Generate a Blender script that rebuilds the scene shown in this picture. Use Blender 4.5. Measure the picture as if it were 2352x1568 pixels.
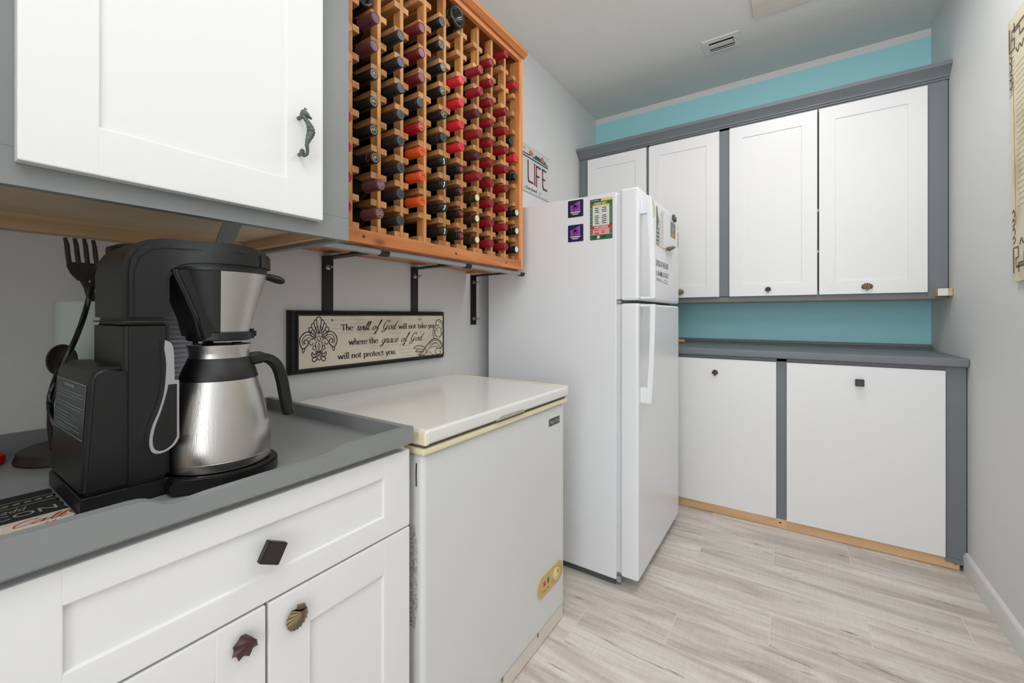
import bpy, bmesh, math, random
from mathutils import Vector, Matrix
random.seed(7)
for o in list(bpy.data.objects): bpy.data.objects.remove(o)
scene = bpy.context.scene
COL = scene.collection
# ------------------------------------------------------------------ camera, world, lights, exposure
YAW = math.radians(33.868)
cam = bpy.data.cameras.new('camera'); camo = bpy.data.objects.new('camera', cam); COL.objects.link(camo)
cam.sensor_width = 36; cam.lens = 964/2352*36; cam.shift_y = -60/2352; cam.clip_start = .02
camo.location = (0, 0, 1.137); camo.rotation_euler = (math.pi/2, 0, YAW)
scene.camera = camo
scene.view_settings.view_transform = 'Standard'; scene.view_settings.look = 'None'
scene.view_settings.exposure = 0.05; scene.view_settings.gamma = 1; scene.view_settings.use_curve_mapping = False
w = bpy.data.worlds.new('world'); scene.world = w; w.use_nodes = True
w.node_tree.nodes['Background'].inputs[0].default_value = (.93, .97, 1, 1)
w.node_tree.nodes['Background'].inputs[1].default_value = .5
def area(name, loc, rot, sx, sy, power, col=(1, 1, 1)):
    l = bpy.data.lights.new(name, 'AREA'); l.shape = 'RECTANGLE'; l.size = sx; l.size_y = sy; l.energy = power; l.color = col
    o = bpy.data.objects.new(name, l); COL.objects.link(o); o.location = loc; o.rotation_euler = rot
    return o
area('window_light', (0.2, -1.9, 1.45), (math.radians(90), 0, math.radians(0)), 1.4, 2.0, 42, (.95, .98, 1))
area('ceiling_light', (0, 1.85, 2.715), (0, 0, 0), .6, .5, 11, (.99, .99, 1))
area('entry_light', (.2, -.35, 2.69), (math.radians(25), 0, 0), .7, .7, 10, (.99, .99, 1))
area('ceiling_fill', (.15, .1, 1.95), (math.radians(172), 0, 0), .5, .5, 14, (.98, .99, 1))  # added fill lamp aimed upward to brighten the ceiling

# ------------------------------------------------------------------ materials
def lin(c): return tuple(((x/255)/12.92 if x/255 <= .04045 else (((x/255)+.055)/1.055)**2.4) for x in c)+(1,)
MATS = {}
def mat(name, col, rough=.5, metal=0, bump=0, bscale=200, coat=0, emit=0, alpha=1, trans=0, var=0, vscale=6, aniso=0, spec=.5, bstretch=None):
    if name in MATS: return MATS[name]
    m = bpy.data.materials.new(name); m.use_nodes = True; nt = m.node_tree; N = nt.nodes; L = nt.links
    b = N['Principled BSDF']
    b.inputs['Base Color'].default_value = lin(col); b.inputs['Roughness'].default_value = rough
    b.inputs['Metallic'].default_value = metal; b.inputs['Coat Weight'].default_value = coat
    b.inputs['Specular IOR Level'].default_value = spec
    b.inputs['Transmission Weight'].default_value = trans
    if aniso: b.inputs['Anisotropic'].default_value = aniso
    tc = N.new('ShaderNodeTexCoord')
    if bump:
        no = N.new('ShaderNodeTexNoise'); no.inputs['Scale'].default_value = bscale; no.inputs['Detail'].default_value = 3
        src = tc.outputs['Object']
        if bstretch:
            mp = N.new('ShaderNodeMapping'); mp.inputs['Scale'].default_value = bstretch; L.new(src, mp.inputs[0]); src = mp.outputs[0]
        L.new(src, no.inputs['Vector'])
        bp = N.new('ShaderNodeBump'); bp.inputs['Strength'].default_value = bump; bp.inputs['Distance'].default_value = .002
        L.new(no.outputs[0], bp.inputs['Height']); L.new(bp.outputs[0], b.inputs['Normal'])
    if var:
        n2 = N.new('ShaderNodeTexNoise'); n2.inputs['Scale'].default_value = vscale; n2.inputs['Detail'].default_value = 6
        L.new(tc.outputs['Object'], n2.inputs['Vector'])
        mx = N.new('ShaderNodeMix'); mx.data_type = 'RGBA'
        mx.inputs[6].default_value = lin(tuple(max(0, c-var) for c in col)); mx.inputs[7].default_value = lin(tuple(min(255, c+var) for c in col))
        L.new(n2.outputs[0], mx.inputs[0]); L.new(mx.outputs[2], b.inputs['Base Color'])
    MATS[name] = m; return m
def wood(name, dark, light, axis='Z', scale=26, rough=.5, knots=True, ring=.55):
    if name in MATS: return MATS[name]
    m = bpy.data.materials.new(name); m.use_nodes = True; nt = m.node_tree; N = nt.nodes; L = nt.links; b = N['Principled BSDF']
    b.inputs['Roughness'].default_value = rough
    tc = N.new('ShaderNodeTexCoord'); oi = N.new('ShaderNodeObjectInfo')
    ad = N.new('ShaderNodeVectorMath'); ad.operation = 'ADD'; L.new(tc.outputs['Object'], ad.inputs[0])
    cm = N.new('ShaderNodeCombineXYZ'); mu = N.new('ShaderNodeMath'); mu.operation = 'MULTIPLY'; mu.inputs[1].default_value = 37
    L.new(oi.outputs['Random'], mu.inputs[0])
    for i in range(3): L.new(mu.outputs[0], cm.inputs[i])
    L.new(cm.outputs[0], ad.inputs[1])
    mp = N.new('ShaderNodeMapping'); s = [1, 1, 1]; s['XYZ'.index(axis)] = .07; mp.inputs['Scale'].default_value = s
    L.new(ad.outputs[0], mp.inputs[0])
    n1 = N.new('ShaderNodeTexNoise'); n1.inputs['Scale'].default_value = scale; n1.inputs['Detail'].default_value = 7; n1.inputs['Distortion'].default_value = ring
    L.new(mp.outputs[0], n1.inputs['Vector'])
    cr = N.new('ShaderNodeValToRGB'); cr.color_ramp.elements[0].position = .33; cr.color_ramp.elements[1].position = .66
    cr.color_ramp.elements[0].color = lin(dark); cr.color_ramp.elements[1].color = lin(light)
    L.new(n1.outputs[0], cr.inputs[0]); out = cr.outputs[0]
    hs = N.new('ShaderNodeHueSaturation'); mr = N.new('ShaderNodeMapRange'); mr.inputs[3].default_value = .85; mr.inputs[4].default_value = 1.12
    L.new(oi.outputs['Random'], mr.inputs[0]); L.new(mr.outputs[0], hs.inputs['Value']); L.new(out, hs.inputs['Color']); out = hs.outputs[0]
    if knots:
        vo = N.new('ShaderNodeTexVoronoi'); vo.inputs['Scale'].default_value = 7
        m2 = N.new('ShaderNodeMapping'); s = [1, 1, 1]; s['XYZ'.index(axis)] = .45; m2.inputs['Scale'].default_value = s
        L.new(ad.outputs[0], m2.inputs[0]); L.new(m2.outputs[0], vo.inputs['Vector'])
        c2 = N.new('ShaderNodeValToRGB'); c2.color_ramp.elements[0].position = .03; c2.color_ramp.elements[1].position = .1
        c2.color_ramp.elements[0].color = (.25, .2, .2, 1); c2.color_ramp.elements[1].color = (1, 1, 1, 1)
        L.new(vo.outputs['Distance'], c2.inputs[0])
        mx = N.new('ShaderNodeMix'); mx.data_type = 'RGBA'; mx.blend_type = 'MULTIPLY'; mx.inputs[0].default_value = .8
        L.new(out, mx.inputs[6]); L.new(c2.outputs[0], mx.inputs[7]); out = mx.outputs[2]
    L.new(out, b.inputs['Base Color'])
    bp = N.new('ShaderNodeBump'); bp.inputs['Strength'].default_value = .15; bp.inputs['Distance'].default_value = .001
    L.new(n1.outputs[0], bp.inputs['Height']); L.new(bp.outputs[0], b.inputs['Normal'])
    MATS[name] = m; return m
WALL = mat('wall_paint', (224, 225, 224), .6, bump=.25, bscale=260)
BLUE = mat('blue_paint', (166, 226, 235), .6, bump=.25, bscale=260)
CEIL = mat('ceiling_paint', (228, 227, 223), .8, bump=.9, bscale=130)
WHITE = mat('white_cabinet_paint', (236, 236, 236), .35, bump=.06, bscale=60, bstretch=(1, 1, .1))
TRIMW = mat('white_trim', (226, 226, 224), .45)
GREY = mat('grey_paint', (117, 122, 126), .5, var=3, vscale=14, bump=.1, bscale=90)
GREYL = mat('grey_paint_left', (135, 138, 138), .45, var=3, vscale=14, bump=.1, bscale=90)
BLK = mat('black_plastic', (13, 13, 14), .38, bump=.15, bscale=900)
BLKG = mat('black_gloss', (14, 14, 16), .2)
BLKM = mat('black_iron', (15, 15, 16), .5)
STEEL = mat('brushed_steel', (196, 192, 188), .27, 1, aniso=.7, bump=.12, bscale=500, bstretch=(1, 1, .02))
CHROME = mat('satin_silver', (205, 205, 208), .22, 1)
ZINC = mat('zinc', (190, 192, 195), .3, 1)
FRIDGE = mat('fridge_enamel', (236, 238, 241), .28, bump=.12, bscale=420, var=1)
GASK = mat('gasket_grey', (160, 163, 168), .6)
FREEZ = mat('freezer_enamel', (220, 221, 220), .3, var=2, vscale=3)
CREAM = mat('yellowed_plastic', (232, 222, 188), .4, var=6, vscale=9)
PEWTER = mat('dark_pewter', (72, 68, 66), .42, .8)
BRONZE = mat('bronze', (124, 108, 84), .42, .8, bump=.2, bscale=120)
MAROON = mat('maroon_resin', (66, 34, 36), .42, bump=.2, bscale=120)
INK = mat('black_ink', (38, 34, 32), .6)
INKL = mat('faded_ink', (150, 138, 122), .7)
RED_I = mat('red_ink', (190, 70, 40), .6)
RACKZ = wood('rack_wood_upright', (176, 112, 58), (222, 164, 100), 'Z', 30)
RACKX = wood('rack_wood_support', (172, 112, 66), (214, 158, 102), 'X', 30)
RACKY = wood('rack_wood_rail', (176, 100, 50), (214, 138, 80), 'Y', 22, .4)
RACKS = wood('rack_wood_stile', (184, 106, 52), (220, 146, 86), 'Z', 22, .4)
PINEY = wood('pine_board', (200, 164, 126), (226, 198, 162), 'Y', 20, .6)
PINEX = wood('pine_board_across', (206, 164, 120), (230, 194, 152), 'X', 18, .6)
PLY = wood('plywood', (212, 184, 148), (232, 210, 178), 'Y', 6, .6, knots=False)

# ------------------------------------------------------------------ geometry helpers
class MB:
    def __init__(s): s.bm = bmesh.new()
    def box(s, x0, x1, y0, y1, z0, z1, bev=0, seg=2):
        x0, x1 = sorted((x0, x1)); y0, y1 = sorted((y0, y1)); z0, z1 = sorted((z0, z1))
        v = [s.bm.verts.new(p) for p in ((x0,y0,z0),(x1,y0,z0),(x1,y1,z0),(x0,y1,z0),(x0,y0,z1),(x1,y0,z1),(x1,y1,z1),(x0,y1,z1))]
        f = [s.bm.faces.new([v[i] for i in q]) for q in ((3,2,1,0),(4,5,6,7),(0,1,5,4),(1,2,6,5),(2,3,7,6),(3,0,4,7))]
        if bev:
            e = list({e for q in f for e in q.edges})
            bmesh.ops.bevel(s.bm, geom=e, offset=min(bev, (x1-x0)*.49, (y1-y0)*.49, (z1-z0)*.49), segments=seg, affect='EDGES', profile=.5)
        return s
    def obox(s, c, ax, ay, az):    # centre + half vectors
        c, ax, ay, az = map(Vector, (c, ax, ay, az))
        v = [s.bm.verts.new(c+a*ax+b*ay+d*az) for d in (-1, 1) for a, b in ((-1,-1),(1,-1),(1,1),(-1,1))]
        for q in ((3,2,1,0),(4,5,6,7),(0,1,5,4),(1,2,6,5),(2,3,7,6),(3,0,4,7)): s.bm.faces.new([v[i] for i in q])
        return s
    def lathe(s, prof, c=(0,0,0), axis='Z', seg=32, a0=0, a1=2*math.pi, caps=True):
        full = abs(a1-a0-2*math.pi) < 1e-6; n = seg if full else seg+1; rows = []
        for r, h in prof:
            row = []
            for i in range(n):
                a = a0+(a1-a0)*i/seg; p = (r*math.cos(a), r*math.sin(a), h)
                if axis == 'X': p = (p[2], p[0], p[1])
                if axis == 'Y': p = (p[0], p[2], p[1])
                row.append(s.bm.verts.new(Vector(c)+Vector(p)))
            rows.append(row)
        for A, B in zip(rows, rows[1:]):
            for i in range(seg):
                j = (i+1) % n
                s.bm.faces.new((A[i], A[j], B[j], B[i]))
        if caps:
            for row in (rows[0], rows[-1]):
                try: s.bm.faces.new(row)
                except ValueError: pass
        return s
    def tube(s, pts, r, seg=10, flat=1.0, up=(0,0,1)):
        pts = [Vector(p) for p in pts]; rs = r if isinstance(r, (list, tuple)) else [r]*len(pts); rows = []
        for i, p in enumerate(pts):
            t = (pts[min(i+1, len(pts)-1)]-pts[max(i-1, 0)]).normalized()
            a = t.cross(Vector(up))
            if a.length < 1e-4: a = t.cross(Vector((1, 0, 0)))
            a.normalize(); b = a.cross(t)
            rows.append([s.bm.verts.new(p+a*math.cos(2*math.pi*k/seg)*rs[i]+b*math.sin(2*math.pi*k/seg)*rs[i]*flat) for k in range(seg)])
        for A, B in zip(rows, rows[1:]):
            for k in range(seg): s.bm.faces.new((A[k], A[(k+1) % seg], B[(k+1) % seg], B[k]))
        for row in (rows[0], rows[-1]): s.bm.faces.new(row)
        return s
    def prism(s, pts, h0, h1, axis='X'):   # polygon in the other two axes (X:(y,z) Y:(x,z) Z:(x,y))
        def m(p, h): return {'X': (h, p[0], p[1]), 'Y': (p[0], h, p[1]), 'Z': (p[0], p[1], h)}[axis]
        a = [s.bm.verts.new(m(p, h0)) for p in pts]; b = [s.bm.verts.new(m(p, h1)) for p in pts]
        s.bm.faces.new(a); s.bm.faces.new(b[::-1]); n = len(pts)
        for i in range(n): s.bm.faces.new((a[i], b[i], b[(i+1) % n], a[(i+1) % n]))
        return s
    def poly(s, pts3):
        s.bm.faces.new([s.bm.verts.new(p) for p in pts3]); return s
    def mesh(s, name, m, off=(0,0,0), sharp=35):
        bmesh.ops.recalc_face_normals(s.bm, faces=s.bm.faces[:])
        bmesh.ops.translate(s.bm, verts=s.bm.verts[:], vec=-Vector(off))
        me = bpy.data.meshes.new(name); s.bm.to_mesh(me); s.bm.free()
        for p in me.polygons: p.use_smooth = True
        me.set_sharp_from_angle(angle=math.radians(sharp))
        if m: me.materials.append(m)
        return me
def wloc(o):
    v = Vector((0, 0, 0))
    while o: v += o.location; o = o.parent
    return v
def part(name, mb, m, parent=None, label=None, sharp=35):
    off = wloc(parent) if parent else (0, 0, 0)
    o = bpy.data.objects.new(name, mb.mesh(name, m, off, sharp)); COL.objects.link(o)
    if len(o.data.polygons) > 6:
        wn = o.modifiers.new('weighted_normals', 'WEIGHTED_NORMAL'); wn.keep_sharp = True
    if parent: o.parent = parent
    if label: o['label'] = label
    return o
def thing(name, label, cat, loc=(0,0,0), group=None):
    o = bpy.data.objects.new(name, None); COL.objects.link(o); o.location = loc; o.empty_display_size = .05
    return tag(o, label, cat, group)
def tag(o, label, cat, group=None):
    o['label'] = label; o['category'] = cat
    if group: o['group'] = group
    return o
def struct(name, mb, m, parent=None):
    o = part(name, mb, m, parent)
    if not parent: o['kind'] = 'structure'
    return o
class Plane:      # flat print mapped on a real surface
    def __init__(s, o, x, y, lift=.0006):
        s.o = Vector(o); s.x = Vector(x); s.y = Vector(y); s.n = s.x.cross(s.y).normalized(); s.l = lift
    def __call__(s, u, v, k=1): return s.o+s.x*u+s.y*v+s.n*s.l*k
def smooth(pts, n=6):
    if len(pts) < 3: return pts
    P = [pts[0]]+list(pts)+[pts[-1]]; out = []
    for i in range(1, len(P)-2):
        p0, p1, p2, p3 = P[i-1:i+3]
        for k in range(n):
            t = k/n
            out.append(tuple(.5*((2*p1[j])+(-p0[j]+p2[j])*t+(2*p0[j]-5*p1[j]+4*p2[j]-p3[j])*t*t+(-p0[j]+3*p1[j]-3*p2[j]+p3[j])*t**3) for j in (0, 1)))
    out.append(tuple(pts[-1])); return out
def ribbon(mb, pl, pts, wd, k=1, cal=None, rnd=False):
    """flat pen stroke; wd = width or (thin, thick) for a calligraphic nib"""
    L = []; R = []; n = len(pts)
    for i, p in enumerate(pts):
        a = pts[max(i-1, 0)]; b = pts[min(i+1, n-1)]
        dx, dy = b[0]-a[0], b[1]-a[1]; l = math.hypot(dx, dy) or 1; dx /= l; dy /= l
        ww = wd if not isinstance(wd, tuple) else wd[0]+(wd[1]-wd[0])*abs(dy)**1.3
        L.append((p[0]-dy*ww/2, p[1]+dx*ww/2)); R.append((p[0]+dy*ww/2, p[1]-dx*ww/2))
    for i in range(n-1):
        q = [L[i], R[i], R[i+1], L[i+1]]
        mb.poly([pl(u, v, k) for u, v in q])
    if rnd:
        for p in (pts[0], pts[-1]): disc(mb, pl, p[0], p[1], wd/2, wd/2, k, 12)
def disc(mb, pl, cx, cy, rx, ry, k=1, n=24):
    mb.poly([pl(cx+rx*math.cos(2*math.pi*i/n), cy+ry*math.sin(2*math.pi*i/n), k) for i in range(n)])
def rect(mb, pl, u0, v0, u1, v1, k=1): mb.poly([pl(u0, v0, k), pl(u1, v0, k), pl(u1, v1, k), pl(u0, v1, k)])
def rrect(mb, pl, u0, v0, u1, v1, r, k=1):
    pts = []
    for cx, cy, a in ((u1-r, v0+r, -90), (u1-r, v1-r, 0), (u0+r, v1-r, 90), (u0+r, v0+r, 180)):
        for i in range(5):
            t = math.radians(a+90*i/4); pts.append(pl(cx+r*math.cos(t), cy+r*math.sin(t), k))
    mb.poly(pts)
TXT = {}
def text(mb, pl, string, u0, v0, width, height, k=2, shear=0, bold=0):
    """built-in font lettering fitted into a box on a plane"""
    key = (string, shear, bold)
    if key not in TXT:
        cu = bpy.data.curves.new('t', 'FONT'); cu.body = string; cu.shear = shear; cu.offset = bold; cu.resolution_u = 3
        ob = bpy.data.objects.new('t', cu); COL.objects.link(ob)
        dg = bpy.context.evaluated_depsgraph_get(); me = bpy.data.meshes.new_from_object(ob.evaluated_get(dg))
        TXT[key] = ([tuple(v.co[:2]) for v in me.vertices], [tuple(p.vertices) for p in me.polygons])
        bpy.data.objects.remove(ob); bpy.data.curves.remove(cu); bpy.data.meshes.remove(me)
    vs, fs = TXT[key]
    xs = [v[0] for v in vs]; ys = [v[1] for v in vs]
    sx = width/(max(xs)-min(xs)); sy = height/(max(ys)-min(ys))
    V = [mb.bm.verts.new(pl(u0+(x-min(xs))*sx, v0+(y-min(ys))*sy, k)) for x, y in vs]
    for f in fs:
        try: mb.bm.faces.new([V[i] for i in f])
        except ValueError: pass
# pen-drawn alphabet (serif / script) : strokes, advance
S = True
G = {
 'T': ([[(0,.66),(.5,.66)], [(.25,.66),(.25,.01)], [(.13,.01),(.37,.01)], [(.01,.66),(.0,.56)], [(.49,.66),(.5,.56)]], .5),
 'h': ([[(.1,.74),(.1,.01)], [(.1,.3),(.17,.41),(.27,.43),(.34,.34),(.34,.01)], [(.03,.01),(.17,.01)], [(.27,.01),(.41,.01)], [(.02,.73),(.1,.74)]], .45),
 'e': ([[(.05,.24),(.35,.26),(.3,.4),(.2,.44),(.08,.36),(.04,.2),(.1,.05),(.22,0),(.36,.09)]], .41),
 'w': ([[(.02,.43),(.16,.01)], [(.16,.01),(.29,.4)], [(.29,.42),(.43,.01)], [(.43,.01),(.57,.43)], [(-.03,.43),(.08,.43)], [(.5,.43),(.62,.43)]], .6),
 'i': ([[(.1,.43),(.1,.01)], [(.02,.01),(.18,.01)], [(.03,.42),(.1,.43)], [(.1,.56),(.1,.645)]], .21),
 'l': ([[(.1,.74),(.1,.01)], [(.02,.01),(.18,.01)], [(.03,.73),(.1,.74)]], .21),
 'n': ([[(.1,.43),(.1,.01)], [(.1,.3),(.17,.41),(.27,.43),(.34,.34),(.34,.01)], [(.03,.01),(.17,.01)], [(.27,.01),(.41,.01)], [(.02,.42),(.1,.43)]], .45),
 'o': ([[(.2,.44),(.07,.36),(.04,.22),(.08,.06),(.2,0),(.33,.08),(.37,.22),(.32,.38),(.2,.44)]], .42),
 't': ([[(.12,.58),(.12,.12),(.17,.02),(.28,.04)], [(.01,.42),(.27,.42)]], .3),
 'a': ([[(.06,.36),(.15,.44),(.26,.42),(.3,.3),(.3,.06),(.37,.02)], [(.3,.28),(.12,.2),(.05,.1),(.12,.01),(.22,.02),(.3,.1)]], .39),
 'k': ([[(.1,.74),(.1,.01)], [(.33,.42),(.12,.2)], [(.17,.25),(.38,.01)], [(.03,.01),(.17,.01)], [(.26,.42),(.4,.42)]], .42),
 'y': ([[(.03,.43),(.2,.02)], [(.37,.43),(.2,.0),(.12,-.18),(.03,-.2)], [(-.03,.43),(.1,.43)], [(.3,.43),(.42,.43)]], .4),
 'u': ([[(.08,.43),(.08,.14),(.15,.01),(.26,.04),(.34,.16)], [(.34,.43),(.34,.01)], [(.01,.43),(.08,.43)], [(.27,.43),(.34,.43)], [(.34,.01),(.42,.01)]], .45),
 'r': ([[(.1,.43),(.1,.01)], [(.1,.28),(.16,.4),(.28,.42)], [(.02,.01),(.19,.01)], [(.02,.42),(.1,.43)]], .31),
 'p': ([[(.1,.43),(.1,-.2)], [(.1,.34),(.2,.44),(.33,.38),(.37,.22),(.31,.05),(.2,0),(.1,.08)], [(.02,-.2),(.18,-.2)], [(.02,.42),(.1,.43)]], .42),
 'c': ([[(.33,.34),(.24,.44),(.1,.38),(.04,.22),(.1,.04),(.22,0),(.34,.08)]], .37),
 '.': ([[(.09,-.01),(.09,.075)]], .18), ',': ([[(.1,.04),(.07,-.08)]], .18), ' ': ([], .22),
}
SC = {   # script forms
 'w': ([[(0,.3),(.08,.42),(.08,.1),(.16,0),(.26,.12),(.3,.42),(.3,.1),(.38,0),(.5,.15),(.52,.4),(.6,.34)]], .56),
 'i': ([[(0,.2),(.1,.42),(.09,.08),(.16,0),(.26,.16)], [(.12,.6),(.13,.58)]], .22),
 'l': ([[(0,.15),(.14,.5),(.2,.85),(.13,.85),(.09,.5),(.1,.08),(.17,0),(.26,.16)]], .22),
 'o': ([[(.22,.42),(.08,.34),(.04,.15),(.12,0),(.26,.06),(.32,.26),(.24,.42),(.3,.34),(.44,.36)]], .4),
 'f': ([[(.0,.15),(.2,.5),(.32,.95),(.26,1.0),(.18,.6),(.12,0),(.08,-.36),(.0,-.4),(.04,-.2),(.16,.0),(.3,.12)]], .34),
 'G': ([[(.5,.7),(.52,.86),(.36,.92),(.16,.72),(.08,.4),(.14,.1),(.3,.06),(.42,.26),(.48,.5),(.42,.2),(.34,-.14),(.18,-.3),(.04,-.2),(.16,-.04),(.5,.12)], [(.2,.9),(.5,.98),(.66,.9)]], .62),
 'd': ([[(.3,.36),(.2,.43),(.07,.3),(.04,.1),(.12,0),(.26,.12),(.32,.4)], [(.5,.9),(.42,.7),(.3,.2),(.32,.02),(.4,0),(.5,.1)]], .5),
 'g': ([[(.3,.36),(.2,.43),(.07,.3),(.04,.12),(.12,.02),(.26,.12),(.32,.4)], [(.33,.42),(.26,0),(.16,-.32),(.04,-.38),(.0,-.28),(.14,-.1),(.42,.12)]], .4),
 'r': ([[(0,.15),(.1,.46),(.12,.38),(.24,.4),(.18,.1),(.24,0),(.34,.14)]], .32),
 'a': ([[(.3,.36),(.2,.43),(.07,.3),(.04,.1),(.12,0),(.26,.12),(.33,.42),(.28,.08),(.34,0),(.44,.14)]], .42),
 'c': ([[(.26,.34),(.2,.43),(.08,.32),(.04,.14),(.1,0),(.2,0),(.34,.15)]], .32),
 'e': ([[(0,.12),(.16,.2),(.24,.34),(.18,.43),(.07,.3),(.05,.1),(.14,0),(.22,.02),(.36,.18)]], .34),
 ' ': ([], .34),
 'C': ([[(.5,.7),(.5,.8),(.3,.82),(.08,.5),(.1,.1),(.26,0),(.5,.2)]], .5),
 'M': ([[(0,.1),(.1,.1),(.22,.8),(.24,.1)], [(.24,.3),(.42,.8),(.42,.1),(.5,0),(.58,.1)]], .6),
}
def pen(mb, pl, string, u0, v0, width, size, thin=.032, thick=.1, k=2, table=G, slant=0):
    adv = sum(table[c][1] for c in string); sx = width/adv; x = 0
    for c in string:
        st, a = table[c]
        for q in st:
            pts = smooth(q, 5) if len(q) > 2 else q
            if len(q) > 2 and table is G and q[0][0] == q[1][0]: pts = [q[0]]+smooth(q[1:], 5)
            pts = [(u0+(x+p[0]+slant*p[1])*sx, v0+p[1]*size) for p in pts]
            ribbon(mb, pl, pts, (thin*size*1.2, thick*size*1.3), k)
        x += a

# ================================================================== the setting
LX, RX, BY, CZ = -1.352, .638, 3.255, 2.743
struct('wall_left', MB().box(LX-.1, LX, -2.2, BY+.1, 0, CZ), WALL)
wb = struct('wall_back', MB().box(LX, RX, BY, BY+.1, 0, 2.699), BLUE)
struct('paint_border', MB().box(LX, RX, BY-.0005, BY+.1, 2.699, CZ), WALL, wb)
struct('wall_right', MB().box(RX, RX+.1, -2.2, BY+.1, 0, CZ), WALL)
struct('light_blocker_wall', MB().box(LX, -.42, -.66, -.56, 0, CZ), WALL)  # unseen wall added to keep window light off the left corner
struct('ceiling', MB().box(LX-.1, RX+.1, -2.2, BY+.1, CZ, CZ+.08), CEIL)
bb = MB().prism([(RX, 0), (RX-.014, 0), (RX-.014, .072), (RX-.009, .082), (RX-.004, .088), (RX, .088)], -2.2, 2.66, 'Y')
struct('baseboard_right', bb, TRIMW)

def floor_mat():
    m = bpy.data.materials.new('grey_wood_tile'); m.use_nodes = True; nt = m.node_tree; N = nt.nodes; L = nt.links; b = N['Principled BSDF']
    b.inputs['Roughness'].default_value = .42
    tc = N.new('ShaderNodeTexCoord'); oi = N.new('ShaderNodeObjectInfo')
    mu = N.new('ShaderNodeMath'); mu.operation = 'MULTIPLY'; mu.inputs[1].default_value = 53; L.new(oi.outputs['Random'], mu.inputs[0])
    cm = N.new('ShaderNodeCombineXYZ'); [L.new(mu.outputs[0], cm.inputs[i]) for i in range(3)]
    ad = N.new('ShaderNodeVectorMath'); ad.operation = 'ADD'; L.new(tc.outputs['Object'], ad.inputs[0]); L.new(cm.outputs[0], ad.inputs[1])
    def noise(sc, st, det=6, dist=0):
        mp = N.new('ShaderNodeMapping'); mp.inputs['Scale'].default_value = st; L.new(ad.outputs[0], mp.inputs[0])
        n = N.new('ShaderNodeTexNoise'); n.inputs['Scale'].default_value = sc; n.inputs['Detail'].default_value = det; n.inputs['Distortion'].default_value = dist
        n.inputs['Roughness'].default_value = .62; L.new(mp.outputs[0], n.inputs['Vector']); return n.outputs[0]
    def ramp(src, stops):
        r = N.new('ShaderNodeValToRGB'); e = r.color_ramp.elements
        e[0].position, e[0].color = stops[0][0], lin(stops[0][1]); e[1].position, e[1].color = stops[-1][0], lin(stops[-1][1])
        for p, c in stops[1:-1]: q = e.new(p); q.color = lin(c)
        L.new(src, r.inputs[0]); return r.outputs[0]
    base = ramp(noise(5, (.3, 2.2, 1), 5, .6), [(.34, (190, 179, 170)), (.48, (212, 203, 196)), (.62, (232, 225, 220))])
    grain = ramp(noise(22, (.10, 2.6, 1), 10, .8), [(.33, (176, 166, 156)), (.43, (240, 238, 235)), (.52, (255, 255, 255))])
    knot = ramp(noise(7, (.5, 3, 1), 7, 1.2), [(.29, (120, 106, 96)), (.385, (255, 255, 255)), (1, (255, 255, 255))])
    saw = ramp(noise(60, (2.4, .12, 1), 3), [(.35, (242, 240, 238)), (.6, (255, 255, 255))])
    out = base
    for t, f in ((grain, .36), (knot, .7), (saw, .5)):
        mx = N.new('ShaderNodeMix'); mx.data_type = 'RGBA'; mx.blend_type = 'MULTIPLY'; mx.inputs[0].default_value = f
        L.new(out, mx.inputs[6]); L.new(t, mx.inputs[7]); out = mx.outputs[2]
    hs = N.new('ShaderNodeHueSaturation'); mr = N.new('ShaderNodeMapRange'); mr.inputs[3].default_value = .94; mr.inputs[4].default_value = 1.04
    L.new(oi.outputs['Random'], mr.inputs[0]); L.new(mr.outputs[0], hs.inputs['Value']); L.new(out, hs.inputs['Color'])
    L.new(hs.outputs[0], b.inputs['Base Color']); return m
FLOORM = floor_mat()
GROUT = mat('grout', (224, 218, 211), .9)
fl = struct('floor', MB().box(LX-.1, RX+.1, -2.2, BY+.1, -.06, -.0008), GROUT)
plank_me = MB().box(0, .897, 0, .1862, -.01, 0, bev=.0008, seg=1).mesh('plank', FLOORM)
cut = {}
for k in range(-19, 11):
    y = 1.3125+.1885*k; x0 = (-.667+.2975*k) % .9
    x = x0-.9*3
    while x < RX:
        a = max(x, LX); b_ = min(x+.9, RX)
        if b_-a > .02:
            if a == x and b_ == x+.9: me = plank_me
            else:
                key = (round(a-x, 4), round(b_-x, 4))
                if key not in cut: cut[key] = MB().box(a-x+(.0 if a == x else .001), b_-x-.003, 0, .1862, -.01, 0, bev=.0008, seg=1).mesh('plank', FLOORM)
                me = cut[key]
            o = bpy.data.objects.new('plank', me); COL.objects.link(o); o.parent = fl; o.location = (x+.0015, y+.001, 0)
        x += .9

# ceiling vent and panel
v = thing('ceiling_vent', 'small white rectangular air vent set in the textured ceiling', 'vent', (-.352, 2.75, CZ))
m = MB(); x0, x1, y0, y1, z = -.452, -.254, 2.673, 2.826, CZ
for a in ((x0, x1, y0, y0+.035), (x0, x1, y1-.03, y1), (x0, x0+.034, y0+.035, y1-.03), (x1-.034, x1, y0+.035, y1-.03)): m.box(a[0], a[1], a[2], a[3], z-.006, z-.0003)
part('frame', m, TRIMW, v)
part('duct', MB().box(x0+.034, x1-.034, y0+.035, y1-.03, z-.0012, z-.0004), mat('duct_dark', (28, 28, 28), .9), v)
for i, (yy, wd) in enumerate(((y0+.068, .054), (y0+.1, .014), (y0+.116, .012))):
    part('louver', MB().obox(((x0+x1)/2, yy, z-.009-.002*i), ((x1-x0)/2-.036, 0, 0), (0, wd/2, .004), (0, -.0001, .0012)), TRIMW, v)
for sx in (x0+.016, x1-.016): part('screw', MB().lathe([(.003, z-.0085), (.004, z-.006)], (sx, 2.745, 0), seg=12), GASK, v)
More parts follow.
